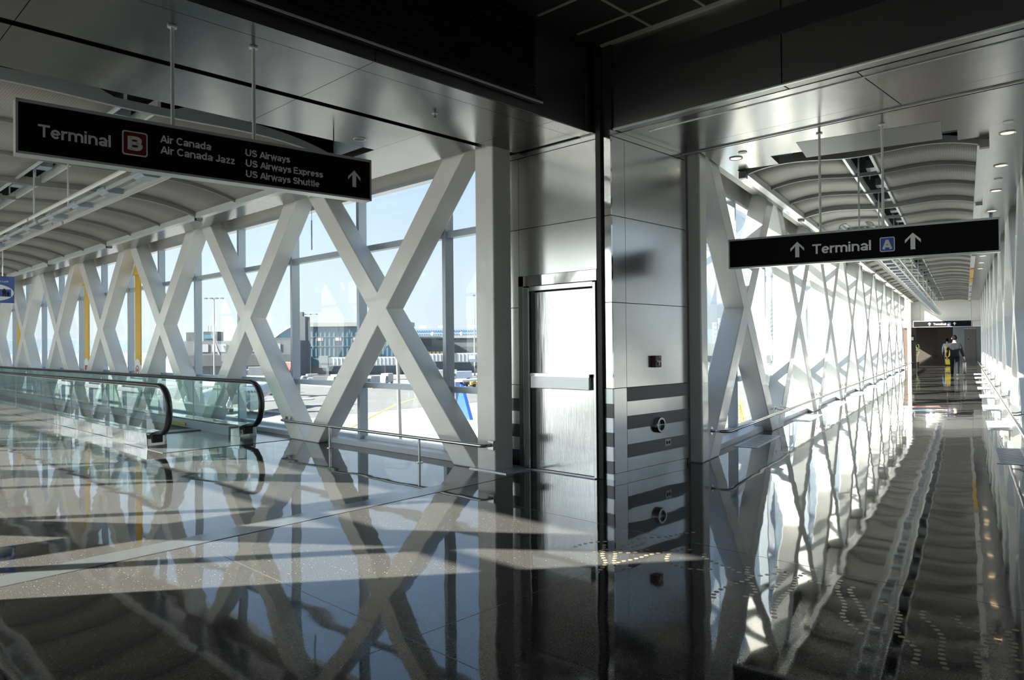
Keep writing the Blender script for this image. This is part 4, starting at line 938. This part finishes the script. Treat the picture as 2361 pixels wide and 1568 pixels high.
b = MB(); b.tube([(0, -.06, .62), (0, -.045, .70), (0, 0, .735), (0, .045, .70), (0, .06, .62)], .012, 8); b.obj('bag_handle', M_BLACK, bg_)
# cleaner's cart
CY = mat('cart_yellow', (.85, .62, .01), .4)
ct = thing('cleaning_cart', 'yellow cleaning cart with a tall bag and a bucket in front of the portal', 'cart', RW(55.3, .98), TH-HALF)
b = MB(); b.prism([(-.14, .55), (.16, .55), (.19, 1.27), (-.17, 1.27)], 'y', -.16, .16); b.obj('waste_bag', CY, ct, bevel=.03)
b = MB(); b.prism([(-.13, .06), (.23, .06), (.25, .40), (-.15, .40)], 'y', -.28, .10); b.obj('bucket', CY, ct, bevel=.03)
b = MB()
for x in (-.17, .19):
    for y in (-.17, .17): b.tube([(x, y, .05), (x, y, 1.28)], .012, 6)
b.box(-.19, .21, -.2, .2, .42, .45); b.obj('cart_frame', M_CHROME, ct)
for x in (-.16, .20):
    for y in (-.18, .18):
        b = MB(); b.lathe([(.04, -.015), (.045, 0), (.04, .015)], 12, (x, y, .045), 'x'); b.obj('caster', M_BLACK, ct)

# ================================================================== OUTDOORS
GZ = -8.0
def om(n, c, r=.7, **k): return mat(n, c, r, **k)
b = MB(); b.prism([(-60, -400), (2500, -1500), (2500, 2500), (-60, 2500)], 'z', GZ-.3, GZ)
tag(b.obj('ground', om('concrete', (.19, .185, .175), .85, noise=(.08, .12))), 'pale concrete airport apron outside the windows', 'ground', kind=S_)
def patch(name, label, pix, m, h=.02):
    b = MB(); P = [at(x, y, GZ) for x, y in pix]; b.prism([(p.x, p.y) for p in P], 'z', GZ, GZ+h)
    tag(b.obj(name, m), label, 'apron surface', kind=S_)
patch('ground_asphalt', 'grey asphalt taxi lane across the apron', [(330, 905), (560, 955), (709, 964), (973, 939), (1130, 925), (1130, 893), (880, 886), (760, 893), (690, 888), (500, 880)], om('asphalt', (.105, .105, .103), .85, noise=(.1, .15)))
patch('ground_strip', 'darker apron strip along the terminal', [(380, 868), (690, 866), (1130, 866), (1130, 872), (900, 877), (500, 877)], om('apron_dark', (.13, .13, .13), .85))  # strip coloured evenly darker than the concrete
b = MB(); b.box(-59, -1.5, -30, 120, GZ, GZ+.02); tag(b.obj('ground_bounce_cut', om('bounce_cut_dark', (.06, .06, .06), .9)), 'added dark ground sheet cutting light bounced into the left corridor', 'apron surface', kind=S_)  # unseen sheet added to dim ground bounce on the left vault
yl = [(800, 990), (848, 965), (880, 949), (914, 933), (940, 924), (962, 918)]
b = MB()
for a, c in zip(yl, yl[1:]):
    p, q = at(*a, GZ), at(*c, GZ); d = (q-p).normalized(); n = Vector((-d.y, d.x, 0))*.18
    b.prism([((p+n).x, (p+n).y), ((q+n).x, (q+n).y), ((q-n).x, (q-n).y), ((p-n).x, (p-n).y)], 'z', GZ+.02, GZ+.03)
tag(b.obj('ground_marking', om('line_yellow', (.62, .42, .06))), 'yellow taxi line curving over the apron', 'marking', kind=S_)
DEP = 262.0; K = DEP/FOC                          # metres per picture point at the terminal
def zat(py, dep=DEP): return 1.5-(py-803)*dep/FOC
def block(name, label, cat, x0, x1, ytop, dep, deep, m, ybot=None):
    k = dep/FOC; o = thing(name, label, cat, far(x0, dep, GZ), CAMRZ); wd = (x1-x0)*k; h = zat(ytop, dep)-GZ
    b = MB(); b.box(0, wd, 0, deep, 0, h); b.obj('wall', m, o); return o, wd, h, k
def wins(root, cells, m, name='window', y=-.15):
    for x0, x1, z0, z1 in cells:
        b = MB(); b.box(x0, x1, y, .05, z0, z1); b.obj(name, m, root)
C_GREY = om('terminal_grey', (.13, .137, .145)); C_DARK = om('terminal_dark', (.065, .07, .078)); C_GLZ = om('far_glazing', (.10, .19, .24), .15); C_PALE = om('terminal_pale', (.30, .30, .29)); C_CREAM = om('tower_cream', (.40, .38, .32))
o, wd, h, k = block('terminal_building', 'glass-fronted terminal building with a flat roof behind the nearest X brace', 'building', 700, 946, 744, DEP, 10, C_GREY)
wins(o, [(1.5, wd*.33-.3, 6.5, h-1.6), (wd*.33+.3, wd*.66-.3, 6.5, h-1.6), (wd*.66+.3, wd-.6, 6.5, h-1.6), (1, wd*.18, 3.3, 6.2)], C_GLZ)
for i in range(1, 24):
    b = MB(); b.box(wd*i/24-.06, wd*i/24+.06, -.3, -.1, 6.4, h-1.6); b.obj('mullion', C_GREY, o)
b = MB()
for z in (10.2, 13.6): b.box(1, wd-.4, -.32, -.1, z-.1, z+.1)
b.obj('floor_band', C_GREY, o)
b = MB(); b.box(-.5, wd+.3, -.8, 10, h-1.4, h); b.obj('roof_band', C_PALE, o)
wins(o, [(wd*(.12+.17*i), wd*(.12+.17*i)+2.4, 12.2, 13.4) for i in range(5)], om('poster_pink', (.55, .40, .38)), 'pink_panel', -.25)  # plain pink panels without any glow
for i in range(6):
    b = MB(); x = wd*(.06+.17*i); b.box(x-.5, x+.5, -1.2, 0, 0, 6.4); b.obj('pier', C_GREY, o)
o, wd, h, k = block('stair_tower', 'narrow tower with a pale flank left of the glass terminal', 'tower', 688, 704, 729, DEP-10, 6, C_GREY)
b = MB(); b.box(-1.3, 0, 0, 6, 8, h); b.obj('pale_flank', C_CREAM, o); b = MB(); b.box(.3, 1.2, 1, 3, h, h+1.6); b.obj('chimney', C_GREY, o)  # flank coloured paler than the grey walls
o, wd, h, k = block('concourse_building', 'long low grey concourse between the glass terminal and the white column', 'building', 940, 1150, 776, DEP+12, 30, C_GREY)
wins(o, [(2+8.8*i, 2+8.8*i+7, 10.2, 13.2) for i in range(1)] + [(11+8.6*i, 18+8.6*i, 12.2, 13.0) for i in range(2)], C_DARK, 'louvre_panel')
b = MB(); b.box(0, wd, -2.2, 0, 5.0, 9.6); b.obj('overhang', C_DARK, o)
wins(o, [(8+1.5*i, 9.1+1.5*i, 6.6, 7.9) for i in range(6)], om('painted_glow_window', (.75, .5, .25)), 'painted_glow_window', -2.4)  # warm pane colour stands in for indoor light, nothing glows
b = MB(); b.box(0, wd, -.5, 0, h-1.0, h); b.obj('roof_band', C_PALE, o)
for x in (3, 9, 20):
    b = MB(); b.lathe([(.1, h), (.6, h+.5), (.5, h+1.1), (.1, h+1.4)], 10, (x, 3, 0)); b.obj('roof_vent', M_LETTER, o)
o, wd, h, k = block('gate_building', 'low grey gate building with a rooftop cabin seen through the left braces', 'building', 400, 692, 784, DEP-20, 7.5, C_GREY)
b = MB(); b.box(0, wd, -2, 0, 4.0, 7.6); b.obj('overhang', C_DARK, o)
wins(o, [(.8+6*i, 5.6+6*i, 8.6, 11.2) for i in range(1, 6)], om('gate_panel', (.30, .31, .32)), 'wall_panel')
b = MB(); b.box(66*k, 96*k, 1, 7, h, h+3.2); b.obj('roof_cabin', C_DARK, o); b = MB(); b.box(68*k, 92*k, .9, 1, h+.8, h+2.2); b.obj('cabin_window', C_GLZ, o)
b = MB(); b.box(26*k, 46*k, 1, 6, h, h+3.0); b.obj('roof_plant', C_DARK, o)
b = MB()
for x in (72, 78, 84, 90): b.tube([(x*k, 3, h+3), (x*k, 3, h+5.2)], .06, 5)
b.obj('aerial', C_DARK, o)
b = MB(); b.prism([(95*k, h), (99*k, h), (124*k, 3), (120*k, 3)], 'y', -1.6, -.6); b.obj('sloping_canopy', C_PALE, o)
o, wd, h, k = block('hall_building', 'distant hall with a curved white roof left of the stair tower', 'building', 628, 690, 778, 420, 30, C_PALE)
b = MB(); P = [(wd*i/12*1.4, h+9*math.sin(math.pi/2*min(1, i/10))) for i in range(13)]; b.prism(P+[(x, z-1.2) for x, z in P[::-1]], 'y', -1, 30); b.obj('roof', M_LETTER, o)
b = MB(); b.prism([(0, h)]+[(x, z-1.2) for x, z in P[1:]]+[(P[-1][0], h)], 'y', 0, 29); b.obj('gable', C_GLZ, o)
o, wd, h, k = block('parking_building', 'long pale blue building with rows of windows on the skyline', 'building', 930, 1170, 759, 640, 60, om('pale_blue', (.24, .32, .44)))
WB = om('blue_window', (.16, .24, .38))
m = MB()
for r in range(5):
    for i in range(44): m.box(1+wd/45*i, 1+wd/45*i+1.1, -.3, 0, h-3-3.2*r, h-1.6-3.2*r)
m.obj('window', WB, o)
wins(o, [(14, 20, h, h+2.4), (58, 64, h, h+2.4), (31, 38, h, h+2.2)], M_LETTER, 'roof_hut', .0)
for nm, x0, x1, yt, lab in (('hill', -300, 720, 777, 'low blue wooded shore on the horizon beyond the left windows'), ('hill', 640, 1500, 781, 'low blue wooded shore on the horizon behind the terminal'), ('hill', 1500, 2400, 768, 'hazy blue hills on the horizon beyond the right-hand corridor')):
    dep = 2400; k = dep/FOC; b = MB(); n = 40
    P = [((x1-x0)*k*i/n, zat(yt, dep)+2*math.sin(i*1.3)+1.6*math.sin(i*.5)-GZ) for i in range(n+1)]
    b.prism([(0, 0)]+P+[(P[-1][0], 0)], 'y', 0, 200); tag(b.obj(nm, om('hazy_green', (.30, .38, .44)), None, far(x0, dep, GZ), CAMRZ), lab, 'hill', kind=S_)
# boarding bridges
def jetbridge(label, x0, x1, ytop, ybot, dep, win=True):
    k = dep/FOC; o = thing('boarding_bridge', label, 'boarding bridge', far(x0, dep, GZ), CAMRZ, 'white boarding bridges'); L = (x1-x0)*k; z1 = zat(ytop, dep)-GZ; z0 = zat(ybot, dep)-GZ
    b = MB(); b.box(0, L, 0, 2.6, z0, z1)
    n = max(4, int(L/1.1))
    for i in range(n): b.box(L*(i+.5)/n-.18, L*(i+.5)/n+.18, -.14, 0, z0+.25, z1-.2)
    b.obj('tube', om('bridge_white', (.36, .38, .40)), o)
    b = MB(); b.box(-2.6, 0, -.3, 2.9, z0-.5, z1+.4); b.obj('cab', C_GREY, o)
    b = MB(); b.box(L*.75, L*.75+.5, 1, 1.6, 0, z0); b.box(L*.75-1, L*.75+1.5, .6, 2, .2, .9); b.obj('support_leg', C_GREY, o)
    if win:
        b = MB(); b.box(L*.42, L*.42+2.4, -.22, -.14, z0+.5, z1-.5); s = b.obj('logo_panel', om('bridge_blue', (.10, .17, .34)), o)
        b = MB(); b.box(L*.42+.25, L*.42+2.15, -.27, -.2, z0+.95, z1-.75); b.obj('logo_field', om('bridge_pale', (.45, .52, .60)), s)
jetbridge('white ribbed boarding bridge behind the nearest X brace with a square blue panel', 756, 926, 824, 844, 215)
jetbridge('pale boarding bridge in front of the concourse, beside the first mullion', 968, 1045, 818, 836, 236, False)
jetbridge('white boarding bridge with a square blue panel left of the white column', 1046, 1125, 817, 838, 225)
# vehicles
VW = om('truck_white', (.42, .42, .41), .4); VD = om('truck_dark', (.10, .11, .13), .4); VO = om('truck_orange', (.70, .35, .05), .5)
def truck(label, px, dep, rz, m, long=5.2, tall=2.6, cat='truck', box_m=None):
    o = thing('service_truck', label, cat, far(px, dep, GZ+.02), CAMRZ+rz, 'service vehicles on the apron')
    b = MB(); b.box(-long/2+1.6, long/2, -1, 1, .7, tall); b.obj('cargo_box', box_m or m, o, bevel=.05)
    b = MB(); b.prism([(-long/2, .5), (-long/2+1.55, .5), (-long/2+1.55, tall*.82), (-long/2+.45, tall*.82), (-long/2, 1.3)], 'y', -.95, .95); b.obj('cab', m, o, bevel=.05)
    b = MB(); b.box(-long/2+.5, -long/2+1.3, -.98, .98, 1.35, tall*.76); b.obj('cab_window', VD, o)
    for x in (-long/2+.8, long/2-.9):
        for y in (-.95, .95):
            b = MB(); b.lathe([(.2, -.13), (.42, -.13), (.42, .13), (.2, .13)], 14, (x, y, .42), 'y'); b.obj('wheel', M_BLACK, o)
truck('white truck parked below the stair tower', 712, 196, .5, VW, 4.5)
truck('grey tow truck with a white cab in front of the glass terminal', 737, 192, 0, VW, 6.5, 2.2, box_m=C_GREY)
truck('white cart truck beside an orange cone in front of the glass terminal', 770, 190, 1.2, VW, 3.6, 2.6)
truck('white van nearest the first mullion under the boarding bridge', 853, 176, 1.0, VW, 4.8, 2.7)
truck('white box truck right of the van under the boarding bridge', 875, 188, .2, VW, 4.2, 2.3)
truck('white lift truck under the blue panel of the boarding bridge', 889, 184, 1.3, VW, 4.6, 3.0)
truck('small white car in the shade of the concourse', 1002, 200, .3, VW, 4.0, 1.6, 'car')
truck('grey bus in the shade under the pale boarding bridge', 1024, 222, .1, VW, 7.5, 2.6, 'bus')
truck('dark luggage tug left of the orange tug', 1080, 176, .4, VD, 3.4, 1.5, 'tug')
truck('blue-grey van under the boarding bridge beside the white column', 1062, 205, .2, om('van_bluegrey', (.42, .48, .58)), 6, 2.7, 'van')
truck('orange luggage tug at the foot of the white column', 1098, 172, .2, VO, 3.0, 1.5, 'tug')
truck('white high-lift truck seen over the far handrail', 588, 215, .3, VW, 7, 4.2, box_m=VW)
cn = thing('traffic_cone', 'orange traffic cone beside the white van on the apron', 'cone', far(859, 170, GZ+.02), 0)
b = MB(); b.box(-.35, .35, -.35, .35, 0, .06); b.obj('cone_foot', om('cone_dark', (.5, .1, .03)), cn); b = MB(); b.lathe([(.28, .06), (.06, 1.0), (.04, 1.0)], 12); b.obj('cone_body', om('cone_orange', (.8, .15, .04)), cn)
# masts
def mast(label, px, ytop, dep, r, heads=4, arm=1.8):
    o = thing('light_mast', label, 'light mast', far(px, dep, GZ), CAMRZ, 'floodlight masts'); h = zat(ytop, dep)-GZ
    b = MB(); b.tube([(0, 0, 0), (0, 0, h)], r, 8, radii=[r*1.5, r*.8]); b.obj('pole', C_PALE, o)
    for i in range(heads):
        x = arm*(i/(heads-1)-.5)*2 if heads > 1 else 0
        b = MB(); b.box(x-.4, x+.4, -.3, .3, h-.25, h+.15); b.obj('lamp_head', C_GREY, o)
    b = MB(); b.box(-arm, arm, -.06, .06, h-.1, h); b.obj('cross_arm', C_GREY, o)
mast('tall floodlight mast seen between the second and third left braces', 494, 685, 230, .20, 4, 2.6)
mast('shorter floodlight mast above the glass terminal roof', 717, 724, 300, .14, 3, 2.4)
mast('thin pale mast left of the white column', 1094, 684, 240, .16, 1, .3)
lp = thing('street_lamp', 'grey lamp post with a curved arm on the apron behind the nearest brace', 'lamp post', far(921, 74, GZ), CAMRZ)
hz = zat(650, 74)-GZ
b = MB(); b.tube([(0, 0, 0), (-.35, 0, hz*.9), (-.45, 0, hz-.6), (-.8, 0, hz+.1), (-1.4, 0, hz+.5), (-2.6, 0, hz+.55)], .15, 10, radii=[.19, .15, .12, .10, .09, .07]); b.obj('pole', C_PALE, lp, smooth=True)
b = MB(); b.box(-3.3, -2.5, -.2, .2, hz+.45, hz+.62); b.obj('lamp_head', C_GREY, lp)
# aircraft
def aircraft(label, loc, rz, tail_m, ttail=True, sc_=1.0):
    o = thing('aircraft', label, 'aircraft', loc, rz); o.scale = (sc_,)*3
    AW = om('aircraft_white', (.48, .48, .48), .25)
    prof = [(13, .05, 2.2), (12.7, .42, 2.25), (12, .80, 2.4), (10.5, 1.18, 2.6), (8.5, 1.35, 2.7), (-5, 1.35, 2.7), (-9, 1.05, 3.0), (-12, .5, 3.5), (-13, .12, 3.7)]
    b = MB(); b.tube([(x, 0, z) for x, r, z in prof], 1, 24, radii=[r for x, r, z in prof]); b.obj('fuselage', AW, o, smooth=True)
    b = MB(); b.box(11.0, 11.75, -.85, .85, 2.95, 3.22); b.obj('cockpit_window', VD, o, bevel=.05)
    for i in range(14):
        b = MB(); b.box(7.6-.95*i, 7.9-.95*i, -1.37, 1.37, 2.9, 3.25); b.obj('cabin_window', VD, o)
    for s in (-1, 1):
        b = MB(); b.prism([(2.6, s*1.1), (-1.4, s*1.1), (-3.4, s*10.5), (-2.2, s*10.5)], 'z', 1.75, 1.95); b.obj('wing', AW, o, bevel=.05)
        b = MB(); ex, ey, ez = (-7.2, 2.0, 3.3) if ttail else (1.8, 3.6, 1.35)
        b.lathe([(.55, ex+1.6), (.72, ex+1.3), (.74, ex), (.5, ex-1.6), (.3, ex-2.0)], 18, (0, s*ey, ez), 'x'); b.obj('engine', C_PALE, o, smooth=True)
        b = MB(); b.lathe([(.54, ex+1.61), (.1, ex+1.45), (.05, ex+1.5)], 18, (0, s*ey, ez), 'x'); b.obj('engine_intake', C_GREY, o)
        b = MB()
        if ttail: b.prism([(-13.0, 0), (-11.4, 0), (-13.2, s*3.4), (-14.0, s*3.4)], 'z', 6.75, 6.9)
        else: b.prism([(-12.4, s*.3), (-10.4, s*.3), (-12.2, s*4), (-13.0, s*4)], 'z', 3.4, 3.55)
        b.obj('tailplane', AW, o)
        b = MB(); b.lathe([(.2, -.15), (.42, -.15), (.42, .15), (.2, .15)], 14, (-1, s*1.6, .42), 'y'); b.tube([(-1, s*1.6, .4), (-1, s*1.3, 2)], .1, 6); b.obj('landing_gear', VD, o)
    b = MB(); b.lathe([(.15, -.1), (.32, -.1), (.32, .1), (.15, .1)], 12, (9.5, 0, .32), 'y'); b.tube([(9.5, 0, .3), (9.5, 0, 1.8)], .08, 6); b.obj('nose_gear', VD, o)
    b = MB(); b.prism([(-8.3, 3.6), (-11.8, 6.8), (-13.6, 6.8), (-12.4, 3.6)], 'y', -.14, .14); b.obj('tail_fin', tail_m, o, bevel=.04)
_h = CAMRZ-HALF+.32; AP1 = far(1064, 57, GZ+.02)+Vector((math.cos(_h), math.sin(_h), 0))*11.6
aircraft('white aircraft with a bright blue tail fin parked at the foot of the white column', AP1, _h, om('tail_blue', (.015, .06, .30), .3))
aircraft('white jet pointing its nose at the windows behind the far handrail', far(548, 108, GZ+.02), CAMRZ-HALF-.12, om('tail_white', (.7, .7, .7), .3), False, 1.0)
aircraft('white jet with red on its tail standing farther off behind the far handrail', far(556, 150, GZ+.02), CAMRZ+math.pi*.86, om('tail_red', (.55, .06, .05), .3), False, 1.0)
# beyond the right-hand corridor's windows
def tower(name, label, x0, x1, yt, dep, m, rows, cols, wm):
    o, wd, h, k = block(name, label, 'building', x0, x1, yt, dep, (x1-x0)*dep/FOC*.8, m)
    b = MB()
    for r in range(rows):
        for c_ in range(cols): b.box(wd*(c_+.2)/cols, wd*(c_+.8)/cols, -.2, 0, h*(r+.25)/rows, h*(r+.8)/rows)
    b.obj('window', wm, o)
T1 = om('tower_white', (.34, .34, .335))
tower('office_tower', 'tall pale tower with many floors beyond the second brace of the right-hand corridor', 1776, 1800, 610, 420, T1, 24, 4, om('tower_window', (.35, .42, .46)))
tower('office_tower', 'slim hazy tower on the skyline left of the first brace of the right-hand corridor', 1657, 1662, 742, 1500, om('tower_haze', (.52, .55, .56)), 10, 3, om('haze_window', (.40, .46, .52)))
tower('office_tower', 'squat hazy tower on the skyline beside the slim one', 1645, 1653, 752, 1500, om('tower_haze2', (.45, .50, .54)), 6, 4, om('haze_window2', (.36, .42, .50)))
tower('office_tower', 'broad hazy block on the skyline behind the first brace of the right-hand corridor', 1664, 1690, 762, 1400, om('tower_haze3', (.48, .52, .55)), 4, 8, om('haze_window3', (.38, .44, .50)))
o, wd, h, k = block('warehouse', 'long low white building across the apron beyond the right-hand corridor', 'building', 1630, 1900, 800, 330, 40, om('shed_white', (.30, .31, .32)))
b = MB(); b.box(0, wd, -.3, 0, 2, 4.5); b.obj('dark_band', C_DARK, o)
truck('white lorry on the apron beyond the second brace of the right-hand corridor', 1765, 160, .2, VW, 6, 2.8, 'lorry')
st = thing('yellow_steps', 'yellow wheeled steps on the apron seen under the first brace of the right-hand corridor', 'steps', far(1702, 86, GZ), CAMRZ)
SY = om('steps_yellow', (.75, .50, .03), .5)
b = MB()
for i in range(5): b.box(-.6, .6, -.2+.35*i, .1+.35*i, .45*(i+1)-.06, .45*(i+1))
b.obj('treads', SY, st)
b = MB()
for x in (-.6, .6):
    b.tube([(x, -.3, 0), (x, 1.4, 2.3)], .06, 6); b.tube([(x, -.3, .9), (x, 1.4, 3.2)], .05, 6); b.tube([(x, 1.4, 0), (x, 1.4, 3.2)], .06, 6); b.tube([(x, -.3, 0), (x, -.3, .9)], .05, 6)
b.obj('side_frame', SY, st)
